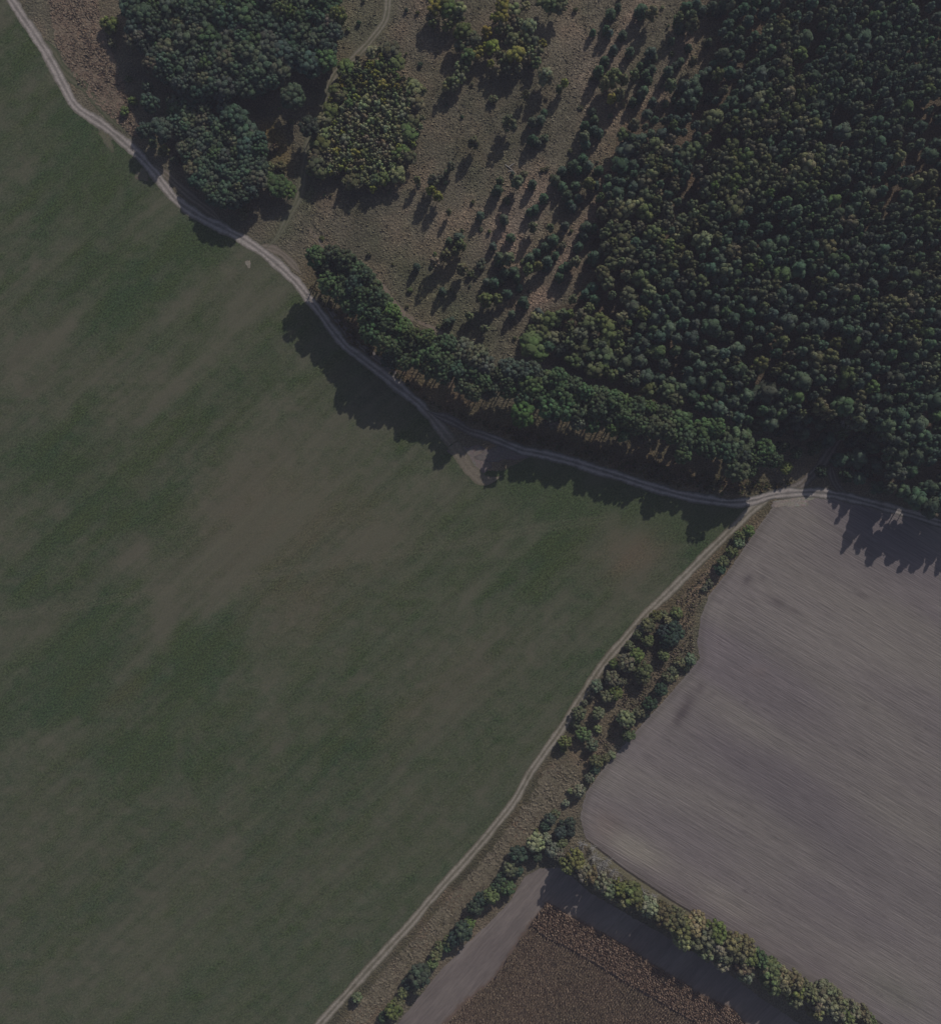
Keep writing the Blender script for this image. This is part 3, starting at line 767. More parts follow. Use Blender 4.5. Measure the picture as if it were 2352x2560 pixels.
MEAD += parse("""725,50,30,p 655,115,45,p 945,75,55,p 1040,100,50,o 490,285,30,p 615,260,40,p 645,295,35,q 765,310,40,p 680,445,40,q 835,465,45,p 600,550,45,p 545,640,55,p 1025,470,50,p 1055,520,35,q 1000,570,35,p 925,600,35,p 1035,630,40,p 680,690,65,v 600,750,50,o
775,715,40,o 880,670,45,o 980,670,40,q 1005,730,35,p 665,890,40,y 740,850,50,o 955,830,45,q 1195,640,45,p 1245,600,35,p 1295,560,40,q 1285,150,45,o 1300,245,45,p 1415,210,50,o 1220,365,30,p 1375,430,35,p 1560,380,35,p 1420,550,38,b 1215,770,45,o 860,930,40,p
920,910,30,q 1045,930,40,p 1165,945,30,q 1240,915,25,p 1340,780,60,p 1430,760,60,q 1450,840,60,p 1380,870,60,p 1400,940,55,q 1310,950,50,p 1570,890,40,p 1360,50,50,p 1400,130,45,o 1450,30,50,p 1500,80,45,q 1600,50,50,p 1650,90,45,p 1700,40,50,p 1610,590,45,p
1510,690,50,q 1560,650,45,p 1450,720,40,p""", 1350, 0, 3.696)
MARKS = [(1093, 478, 'the twin yellow birches'), (1411, 205, 'the lone yellow birch'), (1343, 300, 'the pair of pines on the grass'), (1498, 150, 'the topmost fringe pine'), (1185, 322, 'the slim lone birch'), (1140, 590, 'the mid-meadow tree clump'),
         (1228, 745, 'the two round olive birches'), (1340, 660, 'the mid-slope pine clump'), (1345, 790, 'the oak row'), (1440, 560, 'the pale clearing strip'), (1425, 440, 'the crescent of pines'), (1470, 350, 'the shaded bay of the forest'),
         (1540, 190, 'the yellow-tipped birch clump'), (1720, 240, 'the dense round pine clump'), (1625, 150, 'the pale grass lanes'), (1760, 40, 'the top edge of the photo'), (1460, 680, 'the cracked pale ground'), (1050, 780, 'the footpath'), (1120, 720, 'the long meadow shadows'), (1300, 480, 'the fallen branch')]
lab = nearest_labels(MEAD, MARKS)
for n, (px, py, r, c) in enumerate(MEAD):
    w, m, tone = lab[n]
    if c in 'pqd':
        tree('youngpine', 'pine_tree', px, py, r * 1.12, r * (3.0 + random.random() * 1.1), P_(c, 1.18), f"{tone} meadow pine, {w} to {m}", 'pine', 'young trees scattered over the brown meadow')
    elif c == 'g':
        tree('shrub', 'shrub', px, py, r, r * 2.0, PAL[c], f"{tone} meadow bush, {w} to {m}", 'shrub', 'young trees scattered over the brown meadow')
    else:
        tree('youngbirch', 'birch_tree', px, py, r * 1.0, min(11.0, 2.5 + r * 4.2), P_(c, 1.12), f"{tone} meadow birch, {w} to {m}", 'birch', 'young trees scattered over the brown meadow')

def scatter(polys, per_m2, mind_road=2.2):
    out = []
    for poly in polys:
        P = np.array(poly)
        n = int((P[:, 0].max() - P[:, 0].min()) * (P[:, 1].max() - P[:, 1].min()) * per_m2)
        x = rng.uniform(P[:, 0].min(), P[:, 0].max(), n); y = rng.uniform(P[:, 1].min(), P[:, 1].max(), n)
        ok = inside(poly, x, y) & (road_dist(x, y) > mind_road)
        out.append(np.stack([x[ok], y[ok]], 1))
    return np.concatenate(out)
P_MEADOW = [(655, -30), (1440, -30), (1410, 80), (1400, 210), (1240, 225), (1190, 400), (1165, 560), (1050, 620), (1035, 700), (960, 720), (840, 670), (740, 540), (600, 490), (530, 480), (560, 440), (590, 380), (530, 250), (560, 180), (660, 130)]

# ------------------------------------------------------------------ knee-high bushes dotted over the meadow
q = scatter([GD(P_MEADOW)], 0.02, 3.0)
q = q[rng.permutation(len(q))[:110]]
for gx, gy in q:
    px, py = gx / S + 1176, 1280 - gy / S
    c = random.choice('ooogdvmp')
    e = tree('shrub', 'small_shrub', px, py, random.uniform(.45, 1.0), random.uniform(.8, 2.0), PAL[c], f"tiny {TONE[c]} bush dotted over the open brown meadow", 'bush', f"tiny {TONE[c]} bushes dotted over the meadow")

# ------------------------------------------------------------------ yellow thickets
CLUS = parse("""720,30,40,y 760,0,40,v 800,50,45,v 860,45,35,c 850,100,30,o 790,140,28,v 880,180,48,v 940,230,40,o 870,260,32,o 1110,20,40,y 1110,90,35,y 1180,45,32,c 1180,110,28,b 1250,30,24,c 1080,170,18,v 1110,150,28,m 1065,95,24,y 1020,180,28,y
1270,150,38,m 1200,125,25,c 1170,230,40,o 1240,210,34,m 1290,240,34,o 1350,250,22,y 1050,270,34,y 1005,270,24,y 960,300,34,y 910,320,38,v 885,360,28,o 1190,310,46,y 1240,340,18,c 1262,310,18,c 1330,290,28,m 1310,360,28,o 1285,285,22,m 1045,370,20,y
1080,405,24,m 1205,395,22,c 1120,345,28,o 1100,310,26,o 1140,395,26,o 860,440,33,m 850,385,24,m 885,405,24,o 810,480,28,o 780,500,24,m 830,510,18,m 850,470,22,c 1370,440,42,m 1400,20,40,o 1350,5,34,v 1455,20,38,o 690,90,26,o 700,130,22,o 1220,260,24,v 1150,170,22,m 1300,330,20,c 1250,265,20,v""", 784, 0, 2.357)
for (px, py, r, c) in CLUS:
    big = r > 2.2
    tree('birch' if big else 'sapling', 'birch_tree', px, py, r * 1.05, 7.5 + r * .8 if big else 5.5 + r, PAL[c], f"{'broad' if big else 'small'} {TONE[c]} birch in the loose clump north-east of the round thicket", 'birch',
         f"{'broad' if big else 'small'} {TONE[c]} birches of the loose clump")
tp = [(784 + x / 2.357, y / 2.357) for x, y in P_THICKET]
tpx = np.array(tp)
got = []
tries = 0
while tries < 26000 and len(got) < 285:
    tries += 1
    x = random.uniform(tpx[:, 0].min(), tpx[:, 0].max()); y = random.uniform(tpx[:, 1].min(), tpx[:, 1].max())
    if not inside(tp, np.array([x]), np.array([y]))[0]:
        continue
    de = float(seg_dist(tp + [tp[0]], np.array([x]), np.array([y]))[0])
    r = (random.uniform(14, 22) if de < 26 else random.uniform(6, 12.5))
    if tries > 16000: r = random.uniform(5, 8)
    if all((x - a) ** 2 + (y - b) ** 2 > ((r + q) * (0.72 if de < 26 else 0.86)) ** 2 for a, b, q, _ in got):
        got.append((x, y, r, de))
for x, y, r, de in got:
    big = r > 13
    if de < 20 and random.random() < .22: continue
    if de < 26: x += random.uniform(-9, 9); y += random.uniform(-9, 9)
    if big: c = random.choice('oovommv')
    else: c = random.choice('ccccmmmvvyoc')
    if y < 230: c = random.choice('vvoym')
    tree('birch' if big else 'sapling', 'birch_sapling', x, y, r * S * 1.08, random.uniform(6, 7.5), PAL[c], f"{'broad' if big else 'slender'} {TONE[c]} birch sapling {'on the rim' if big else 'in the middle'} of the dense round thicket", 'sapling',
         f"{'broad' if big else 'slender'} {TONE[c]} birch saplings of the round thicket")

# ------------------------------------------------------------------ broadleaf wood
def fill(poly, rmin, rmax, pack, maxn, pts=None, tries=9000):
    pts = list(pts or [])
    P = np.array(poly)
    out = []
    for t in range(tries):
        if len(out) >= maxn: break
        x = random.uniform(P[:, 0].min(), P[:, 0].max()); y = random.uniform(P[:, 1].min(), P[:, 1].max())
        r = random.uniform(rmin, rmax) if t < tries * .6 else random.uniform(rmin, (rmin + rmax) / 2)
        if all((x - a) ** 2 + (y - b) ** 2 > ((r + q) * pack) ** 2 for a, b, q in pts) and inside(poly, np.array([x]), np.array([y]))[0]:
            pts.append((x, y, r)); out.append((x, y, r))
    return out
wp = [Dp(*p) for p in P_WOOD]; wp2 = [Dp(*p) for p in P_WOOD2]
w1 = fill(wp, 17, 30, 0.60, 170); w2 = fill(wp2, 15, 26, 0.62, 80)
for which, L in (('upper block of the blue-green wood', w1), ('lower tongue of the blue-green wood', w2)):
    for x, y, r in L:
        c = random.choice('wwwwwqwwgk') if y > 40 else random.choice('wwwkkvw')
        size = 'broad' if r > 21 else 'narrow'
        tree('broadleaf', 'broadleaf_tree', x, y, r * S * 1.1, random.uniform(11, 14.5) if 'upper' in which else random.uniform(7.5, 9) + min(3.5, max(0, x - 480) * .03), PAL[c], f"{size} {TONE[c]} broadleaf tree in the {which}", 'tree', f"{size} {TONE[c]} trees, {which}")
WSING = parse("""940,760,60,w 850,765,42,w 880,600,50,w 870,510,34,w 910,400,44,g 1380,690,72,w 1320,640,40,w 1720,560,70,w 960,880,30,v 900,840,25,w 1580,1050,45,n 1640,1090,58,n 1695,1120,50,n 1820,740,56,d 1030,940,25,w 640,130,46,v 780,590,24,v 660,250,24,o 1570,870,34,b 1530,905,34,o
1590,980,30,o 1650,975,30,b 730,650,24,v 1480,810,45,w 1620,860,24,b 1530,1000,40,w 1260,1140,36,w 1400,1150,40,w 1440,1240,26,o 1430,1270,22,b 1500,1130,24,b 1090,740,36,w 760,460,20,o 1848,930,36,v 1835,1000,30,v""", 0, 0, 2.357)
WM = [(400, 320, 'the road below the wood'), (585, 290, 'the shaded gap in the wood'), (700, 450, 'the two-rut grass track'), (330, 230, 'the reddish dry grass strip'), (640, 380, 'the ochre undergrowth'), (270, 50, 'the top edge of the photo'), (520, 490, 'the southern tip of the wood')]
lab = nearest_labels(WSING, WM)
for n, (px, py, r, c) in enumerate(WSING):
    w, m, tone = lab[n]
    small = c in 'vbo' or r < 2.0
    tree('shrub' if small else 'broadleaf', 'shrub' if small else 'broadleaf_tree', px, py, r * 1.05, r * 1.9 if small else min(13, 4 + r * 2.2) * (0.6 if c == 'n' else 1), PAL[c],
         f"{tone} {'bush' if small else 'tree'} standing off the wood, {w} to {m}", 'shrub' if small else 'tree', 'trees and bushes fringing the broadleaf wood')

# ------------------------------------------------------------------ row of oaks along the road
OAK = parse("""200,290,120,k 370,250,100,k 520,320,110,k 300,400,115,d 640,430,105,k 330,580,110,k 460,560,100,k 760,520,110,k 830,620,105,k 620,620,110,d 480,700,110,k 720,740,110,k 880,760,110,k 600,840,115,k 750,870,110,k 960,830,105,k 1060,930,100,n 880,970,100,k 750,1000,85,k
1150,1030,70,g 820,1150,115,k 1000,1080,105,k 1180,1120,110,n 960,1250,110,k 1250,1180,100,n 1180,1270,110,k 1080,1350,100,k 1050,1450,100,d 1190,1500,100,k 1320,1330,115,k 1450,1230,105,n 1520,1290,90,t 1400,1450,125,k 1550,1430,115,k 1700,1300,105,k 1650,1480,125,k 1500,1580,95,k 1780,1420,115,g 1650,1640,95,k 1800,1600,105,d""", 750, 580, 4.62)
OAK += parse("""880,560,66,g 960,590,66,g 1010,640,58,g 920,680,66,k 1000,740,58,k 880,760,52,k 1020,800,40,g 940,800,48,k 1085,700,46,k 1060,780,44,k 1150,660,62,w 1130,740,50,k 1150,790,45,k 1230,680,58,w 1300,680,50,w 1280,760,62,k 1380,740,58,k 1240,830,56,k 1350,830,62,k 1440,730,58,k 1460,810,66,k
1530,760,55,k 1560,830,62,n 1230,930,62,n 1400,900,62,k 1480,900,62,k 1400,980,42,g 1560,920,58,k 1600,800,48,k 1560,980,42,g 1650,830,55,k 1700,830,52,k 1670,900,62,k 1640,990,48,k 1760,850,58,k 1740,940,62,k 1820,870,55,k 1830,950,58,k 1760,1020,42,n 1820,1050,42,k""", 784, 640, 2.357)
OAK += parse("""60,900,58,k 130,900,44,n 60,990,58,k 150,1010,58,k 110,1080,44,g 210,930,50,k 230,1020,54,k 310,990,66,k 260,1060,40,n 340,1080,58,k 330,1170,48,k 460,1040,72,k 520,1010,50,k 440,1110,54,k 500,1130,58,k 640,1090,82,k 600,1150,58,k 670,1180,58,d 650,1260,62,k 740,1200,44,k
720,1260,40,k 810,1150,58,k 860,1200,50,k 935,1250,34,v 780,1200,44,k""", 1568, 640, 2.357)
OM = [(790, 650, 'the row\'s north-western end'), (880, 690, 'the short dark meadow shadow'), (900, 790, 'the grey bush among them'), (985, 850, 'the road bend'), (1085, 860, 'the dark bluish oak'), (1140, 900, 'the grey-leaved middle'), (1195, 960, 'the notch in the row'), (1230, 960, 'the east side of the notch'),
      (1306, 1034, 'the brightest green crown'), (1400, 970, 'the meadow corner'), (1450, 1010, 'the adjoining forest tip'), (1530, 1030, 'the row\'s narrow part'), (1600, 1060, 'the small yellowish crown'), (1700, 1080, 'the dark gap behind the row'), (1760, 1100, 'the round oak dome'), (1850, 1140, 'the row\'s south-eastern end'), (1840, 1170, 'the yellow-green end bush')]
lab = nearest_labels(OAK, OM)
for n, (px, py, r, c) in enumerate(OAK):
    w, m, tone = lab[n]
    hh = 17 + random.random() * 4
    if c == 'v': hh = 6
    # crowns on the field side of the row sit lower
    tree('oak', 'oak_tree', px, py, r * 1.14, hh * (0.86 if r < 2.9 else 1), PAL[c], f"{tone} oak of the roadside row, {w} to {m}", 'oak', 'oaks in the row along the dirt road')

# ------------------------------------------------------------------ hedges round the fields
H1 = parse("""1500,310,60,v 1410,360,58,v 1400,430,58,s 1330,520,60,v 1240,620,58,o 1210,700,55,d 1100,840,35,o 1050,890,30,g 560,1170,58,v 640,1150,40,o 690,1220,50,l 770,1140,60,v 750,1290,80,t 640,1330,70,t 720,1390,88,t 670,1440,65,t 800,1340,60,d 480,1260,70,o 390,1350,50,o 480,1420,60,v
640,1560,58,v 300,1470,50,o 370,1570,80,v 270,1640,88,g 140,1650,50,v 440,1720,88,o 430,1800,70,o 130,1800,80,g 220,1830,50,g 150,1940,70,v 910,1610,58,s 870,1690,34,l 800,1640,58,o 730,1720,50,o 750,1780,34,l 680,1790,58,o 620,1910,68,d""", 1500, 1250, 4.022)
H1 += parse("""800,150,60,g 700,60,55,g 590,210,30,o 650,140,40,g 720,310,60,o 540,310,58,o 510,410,40,o 580,500,60,v 410,570,58,v 400,630,34,v 710,450,34,l 640,510,25,s 970,360,80,l 1090,300,50,o 1190,220,58,d 1000,510,58,o 1140,320,34,g 660,600,50,g 700,750,58,o 780,720,45,o 840,690,35,g
690,820,48,d 640,900,46,s 545,1020,55,s 460,1020,30,l 420,1130,30,s 320,1230,40,o 270,1280,50,t 230,1340,45,t 170,1400,38,v 370,1400,58,t 460,1310,45,t 460,1390,45,t 400,1330,40,t 140,1500,76,l 230,1460,58,s 290,1560,58,s 380,1500,50,o 150,1620,50,d 350,1600,58,g""", 1300, 1700, 3.657)
H1 += parse("""1210,520,50,d 1160,600,45,o 1200,605,36,d 1110,660,35,d 1140,715,45,k 1050,760,50,v 1085,705,36,d 990,780,40,t 950,830,45,t 920,920,35,v 880,970,55,d 830,1010,45,t 790,1060,30,d 720,1110,35,o 700,1160,35,v 620,1240,60,d 610,1300,40,o 530,1330,35,o 500,1390,36,o 470,1440,50,v 410,1480,30,d 255,1360,30,g 800,1030,34,o 740,1060,30,o 660,1200,36,o 560,1280,36,t""", 784, 1920, 2.357)
H1M = [(1873, 1327, 'the hedge top by the road'), (1830, 1390, 'the upper field corner'), (1790, 1440, 'the end of the upper hedge'), (1660, 1540, 'the round dark tree clump'), (1680, 1600, 'the shaded hollow in the scrub'), (1590, 1640, 'the bulge of the ploughed field'), (1720, 1660, 'the silvery bush there'), (1540, 1730, 'the bright yellow-green tree'),
       (1565, 1798, 'the pale round tree'), (1420, 1860, 'the gentle track bend'), (1490, 1900, 'the reddish dry slope'), (1450, 1980, 'the silvery pair of bushes'), (1390, 2060, 'the dark bluish thicket'), (1340, 2110, 'the pale hedge corner tree'), (1250, 2200, 'the soil strip top'), (1230, 2245, 'the middle of the soil strip'), (1160, 2330, 'the soil strip narrows'),
       (1050, 2450, 'the soil strip foot'), (980, 2530, 'the bottom edge of the photo')]
lab = nearest_labels(H1, H1M)
for n, (px, py, r, c) in enumerate(H1):
    w, m, tone = lab[n]
    small = r < 1.7
    tree('shrub' if small else 'hedge', 'shrub' if small else 'hedge_tree', px, py, r * 1.04, r * (1.6 if small else 2.15), P_(c, 1.16), f"{tone} {'bush' if small else 'tree'} of trackside hedge, {w} to {m}", 'shrub' if small else 'tree', 'trees and bushes of the hedge beside the straight track')

H2 = parse("""1500,590,45,v 1550,560,50,v 1580,620,50,g 1620,640,45,b 1700,690,45,s 1740,730,45,g 1800,720,40,v 1830,790,40,l""", 784, 1920, 2.357)
H2 += parse("""20,760,58,v 60,800,45,o 130,830,55,s 210,880,58,b 260,920,50,o 300,900,45,o 340,960,58,o 390,950,58,m 330,1020,55,m 400,1030,55,o 420,920,48,m 480,1010,58,g 470,1090,50,g 530,990,58,v 540,1070,55,s 570,1120,52,g 620,1050,58,o 560,1160,40,s 660,1110,58,o 700,1070,50,o 720,1130,50,v
680,1180,50,g 700,1230,48,s 790,1140,40,k 800,1190,40,o 850,1220,62,o 900,1240,58,m 870,1290,50,o 930,1300,50,g 990,1270,48,o 1000,1320,50,v 1050,1310,40,g 990,1370,45,m 1090,1350,50,o 1130,1380,55,s 1180,1350,58,g 1200,1410,58,s 1120,1440,45,o 1250,1390,50,g 1240,1450,50,g 1300,1470,45,v 1340,1440,40,s 1400,1470,40,g 1440,1500,30,o
1290,1520,50,o 1380,1540,46,g""", 1568, 1920, 2.357)
H2M = [(1430, 2165, 'the hedge top above the corn'), (1510, 2220, 'the grey leafless brush'), (1600, 2260, 'the silvery tree in that hedge'), (1660, 2300, 'the brownish tree in that hedge'), (1720, 2330, 'the pale olive crowns'), (1790, 2380, 'the widest part of the hedge'), (1860, 2430, 'the lone fresh green hedge bush'), (1940, 2450, 'the gap shadow beside the corn'), (2010, 2480, 'the lower third of the hedge'), (2080, 2510, 'the silvery lower crowns'), (2150, 2550, 'the bottom end of the hedge')]
lab = nearest_labels(H2, H2M)
for n, (px, py, r, c) in enumerate(H2):
    w, m, tone = lab[n]
    tree('hedge', 'hedge_tree', px, py, r * 1.1, 11.5 + r * .9, P_(c, 1.18, (1.06, 1.0, .94)), f"{tone} tree of the cornfield hedge, {w} to {m}", 'tree', 'trees in the hedge between the corn and the ploughed field')

# leafless grey brush and two dead trees
def bare_mesh(name, r, h, n, seed):
    g = np.random.default_rng(seed)
    ps = [tube([(0, 0, 0), (0.05, 0, h * .5), (0, .05, h * .9)], [r * .05, r * .035, r * .012], 5)]
    for b in range(n):
        f = 0.15 + 0.75 * g.random(); th = g.random() * 6.28; L = r * (0.5 + .6 * g.random()) * (1.15 - f * .6)
        p0 = np.array((0, 0, f * h)); dr = np.array((math.cos(th), math.sin(th), 0.5))
        q = [p0 + dr * L * t + np.array((0, 0, 0.15 * L * t)) + g.normal(size=3) * L * .05 * (t > 0) for t in (0, .5, 1)]
        w = r * 0.03
        ps.append(tube(q, [w, w * .7, w * .3], 4))
        for k in range(5):
            t = 0.3 + .6 * g.random(); o = p0 + (q[2] - p0) * t; d2 = dr + g.normal(size=3) * .7
            ps.append(tube([o, o + d2 * L * .22, o + d2 * L * .45 + g.normal(size=3) * L * .06], [w * .6, w * .45, w * .2], 3))
    V, F = join(ps)
    return new_mesh(name, V, F, None, [M_PALEBARK])
BARE = [bare_mesh('bare_branches', 1.9, 2.6, 26, 50 + a) for a in range(3)]
DEADM = [bare_mesh('dead_branches', 3.2, 13.0, 44, 60)]
BR = parse("1540,480,40,e 1580,440,34,e 1650,510,45,e 1620,575,36,e 1690,560,40,e 1722,540,34,e 1760,600,34,e 1790,640,28,e 1510,500,30,e 1675,620,30,e 1640,460,28,e 1730,650,28,e", 784, 1920, 2.357) + parse("90,720,34,e 150,745,30,e 30,690,28,e", 1568, 1920, 2.357)
for n, (px, py, r, c) in enumerate(BR):
    e = link('bare_shrub', random.choice(BARE), label=f"grey leafless bush, {NUM[n]} counted from the hedge corner along the ploughed field", category='shrub', group='leafless grey bushes at the hedge corner')
    gx, gy = G(px, py); e.location = (gx, gy, 0); e.rotation_euler = (0, 0, random.random() * 6); k = r / 1.9; e.scale = (k, k, k)
for px, py, l in ((2125, 1055, 'pale grey dead tree in the forest above the forked forest track'), (2285, 575, 'pale grey dead tree in a dark gap deep in the pine forest')):
    e = link('dead_tree', DEADM[0], label=l, category='dead tree')
    gx, gy = G(px, py); e.location = (gx * .97, gy * .97, 0)

fb = []
for a, b in (((1262, 412), (1291, 436)), ((1273, 417), (1287, 408)), ((1280, 428), (1268, 430))):
    p, q = np.array(G(*a)), np.array(G(*b))
    fb.append(tube([(*p, .25), (*((p + q) / 2 + .15), .3), (*q, .2)], [.16, .12, .05], 6))
V, F = join(fb)
link('fallen_branch', new_mesh('fallen_branch', V, F, None, [M_PALEBARK], smooth=True), label='pale forked fallen branch lying on the brown meadow', category='branch')
# low growth in the dark bay where the forest track leaves the road
BAY = parse('780,1000,45,o 740,905,45,q 1040,1040,42,q 1105,1130,42,d 1000,1160,36,d 1190,1080,45,t 1270,1030,46,n 1222,1000,44,o 1430,1010,52,v 1380,1080,42,d 1370,1190,66,q 1262,1200,40,q 1150,1270,32,d 920,1120,36,d 900,1030,34,t 1300,1290,36,d 1450,1120,50,q 1420,1270,36,d 1480,1230,50,q 1330,1100,36,t 960,960,40,q 1060,960,40,q', 1568, 640, 2.357)
lab = nearest_labels(BAY, [(1900, 1060, 'the oak row end'), (1990, 1110, 'the middle of the bay'), (2110, 1080, 'the dead tree'), (2080, 1160, 'the forest track'), (2180, 1140, 'the dense forest')])
for n, (px, py, r, c) in enumerate(BAY):
    w, m, tone = lab[n]
    tree('youngpine' if c in 'qt' else 'hedge', 'pine_tree' if c in 'qt' else 'broadleaf_tree', px, py, r * 1.08, 4 + r * 1.5, PAL[c], f"{tone} {'pine' if c in 'qt' else 'tree'} in the forest track bay, {w} to {m}", 'pine' if c in 'qt' else 'tree', 'low trees in the bay where the forest track leaves the road')

# ------------------------------------------------------------------ pine forest
fp = [Dp(*p) for p in P_FOREST]
FP = np.array(fp)
taken = [(px, py, r / S) for px, py, r, c in MEAD if px > 1380] + [(px, py, r / S * .8) for px, py, r, c in OAK + BAY]
cell = 40.0
gridd = {}
def near_ok(x, y, r, pack):
    cx, cy = int(x // cell), int(y // cell)
    for a in range(cx - 2, cx + 3):
        for b in range(cy - 2, cy + 3):
            for (u, v, q) in gridd.get((a, b), ()):
                if (x - u) ** 2 + (y - v) ** 2 < ((r + q) * pack) ** 2:
                    return False
    return True
def put(x, y, r):
    gridd.setdefault((int(x // cell), int(y // cell)), []).append((x, y, r))
for t in taken: put(*t)
TRACKW = [Dp(*p) for p in R_WOOD]; GAPS = [[Dp(1655, 880), Dp(1700, 800), Dp(1760, 720)], [Dp(1700, 640), Dp(1740, 560)], [Dp(1620, 60), Dp(1560, 150)], [Dp(1420, 240), Dp(1340, 390), Dp(1290, 500)], [Dp(1480, 90), Dp(1380, 260)]]
forest = []
N = 80000
xs = np.random.default_rng(5).uniform(FP[:, 0].min(), FP[:, 0].max(), N); ys = np.random.default_rng(6).uniform(FP[:, 1].min(), FP[:, 1].max(), N)
ins = inside(fp, xs, ys)
dw = np.minimum(seg_dist(TRACKW, xs, ys), seg_dist([Dp(*p) for p in R_WOOD2], xs, ys))
dg = np.min([seg_dist(g_, xs, ys) for g_ in GAPS], 0)
dens = nA.fbm(xs / 70, ys / 70, 3)
de_l = seg_dist(fp[:12], xs, ys)
for n in range(N):
    if not ins[n] or dw[n] < 16: continue
    x, y = xs[n], ys[n]
    if dg[n] < 14 and random.random() < .93: continue
    if de_l[n] < 46 and random.random() < .8 * (1 - de_l[n] / 46) + .25: continue
    big = 0.8 + 0.38 * np.clip((y - 250) / 900, 0, 1)
    r = min(30, random.lognormvariate(2.82, 0.27)) * big
    if n > N * .55: r = random.uniform(9.5, 14) * big
    pack = 0.73 + max(0, dens[n] - .5) * 2.2
    if near_ok(x, y, r, pack):
        put(x, y, r); forest.append((x, y, r))
sp = nB.fbm(np.array([f[0] for f in forest]) / 90, np.array([f[1] for f in forest]) / 90, 3)
oliv = np.array([sum(w * math.exp(-((x / DK - cx) ** 2 + (y / DK - cy) ** 2) / rr ** 2) for cx, cy, rr, w in [(1420, 250, 90, .5), (1170, 650, 100, .45), (1480, 330, 80, .3), (1790, 560, 90, .15), (1560, 720, 90, .2), (1340, 470, 70, .3), (1460, 780, 80, .15), (1520, 30, 60, .3), (1250, 560, 60, .2)]) for x, y, r in forest])
trees = []
for n, (x, y, r) in enumerate(forest):
    v = sp[n] + oliv[n] * .55 + random.gauss(0, .09)
    if v > 0.68: k, c = 'birch', random.choice('ooomgv')
    elif v > 0.585: k, c = random.choice((('birch', 'o'), ('birch', 'g'), ('pine', 'q'), ('pine', 'q')))
    else: k, c = 'pine', random.choice('pppppqqqqwdk')
    xd, yd = x / DK, y / DK
    hgt = 9 + 11 * np.clip((xd - 1050) / 500, 0, 1) * np.clip(0.35 + (yd - 100) / 800, 0.35, 1) + random.uniform(-1.4, 1.4)
    if yd > 890: hgt *= 0.9
    if xd < 1738 and yd > 828 and xd > 1540: hgt = 7 + random.uniform(-1.5, 2)
    trees.append((x, y, r, k, c, float(hgt)))
FZ = [((1240, 300), 'upper meadow side of the forest'), ((1120, 660), 'lower meadow corner of the forest'), ((1400, 600), 'middle of the forest above the oak row'), ((1560, 820), 'forest just behind the eastern oaks'), ((1600, 120), 'top of the forest'), ((1780, 300), 'upper outer side of the forest'), ((1780, 650), 'outer middle of the forest'), ((1770, 920), 'forest corner above the ploughed field')]
def zone(x, y):
    return min(FZ, key=lambda z: (x / DK - z[0][0]) ** 2 + (y / DK - z[0][1]) ** 2)[1]
rest = {'pine': [], 'birch': []}
for k in ('pine', 'birch'):
    L = sorted([t for t in trees if t[3] == k], key=lambda t: -t[2] + (0 if 15 < t[0] < 2337 and t[1] > 15 else 1000))
    cap = 276 - sum(1 for m in MEAD if (m[3] in 'pqd') == (k == 'pine')) if k == 'pine' else 70
    for t in L[:cap]:
        x, y, r, _, c, hgt = t
        z = zone(x, y)
        size = 'broad-crowned'
        tree(k, k + '_tree', x, y, r * S * 1.08, hgt, PAL[c], f"{size} {TONE[c]} {k} tree in the {z}", k, f"{size} {TONE[c]} {k}s, {z}")
    rest[k] = L[cap:]

def merged(name, L, key, label, cat):
    r0, h0, cr, tr = KINDS[key]
    data = []
    for m in cr:
        n = len(m.vertices); v = np.empty(n * 3, np.float32); m.vertices.foreach_get('co', v)
        f = np.empty(len(m.loops), np.int32); m.loops.foreach_get('vertex_index', f)
        c = np.empty(n * 4, np.float32); m.color_attributes['tone'].data.foreach_get('color', c)
        sm = np.empty(len(m.polygons), bool); m.polygons.foreach_get('use_smooth', sm)
        data.append((v.reshape(-1, 3), f.reshape(-1, 4), c.reshape(-1, 4), sm))
    Vs = []; Fs = []; Cs = []; SM = []; o = 0
    for (x, y, r, k, c, hgt) in L:
        v, f, t, sm = data[random.randrange(len(data))]
        gx, gy = G(x, y); ff = 1 - 0.78 * hgt / H
        a = random.random() * 6.283; ca, sa = math.cos(a), math.sin(a); s = r * S * 1.08 / r0
        w = np.stack([(v[:, 0] * ca - v[:, 1] * sa) * s + gx * ff, (v[:, 0] * sa + v[:, 1] * ca) * s + gy * ff, v[:, 2] * hgt / h0], 1)
        kk = 1 + (random.random() - .5) * .34
        col = np.array([max(0.005, q * (1 + (random.random() - .5) * .22)) * kk for q in PAL[c]] + [1.0])
        Vs.append(w); Fs.append(f + o); Cs.append(t * col); SM.append(sm); o += len(v)
    e = link(name, new_mesh(name, np.concatenate(Vs), np.concatenate(Fs), np.concatenate(Cs), [M_LEAF]), kind='stuff')
    e.data.polygons.foreach_set('use_smooth', np.concatenate(SM))
    print(name, len(L), 'trees', len(e.data.polygons), 'faces')
    e['label'] = label; e['category'] = cat
merged('pine_forest', rest['pine'], 'pine', 'mass of smaller dark green pines filling the dense forest', 'forest')
merged('birch_forest', rest['birch'], 'birch', 'olive and grey-green birches mixed into the dense pine forest', 'forest')

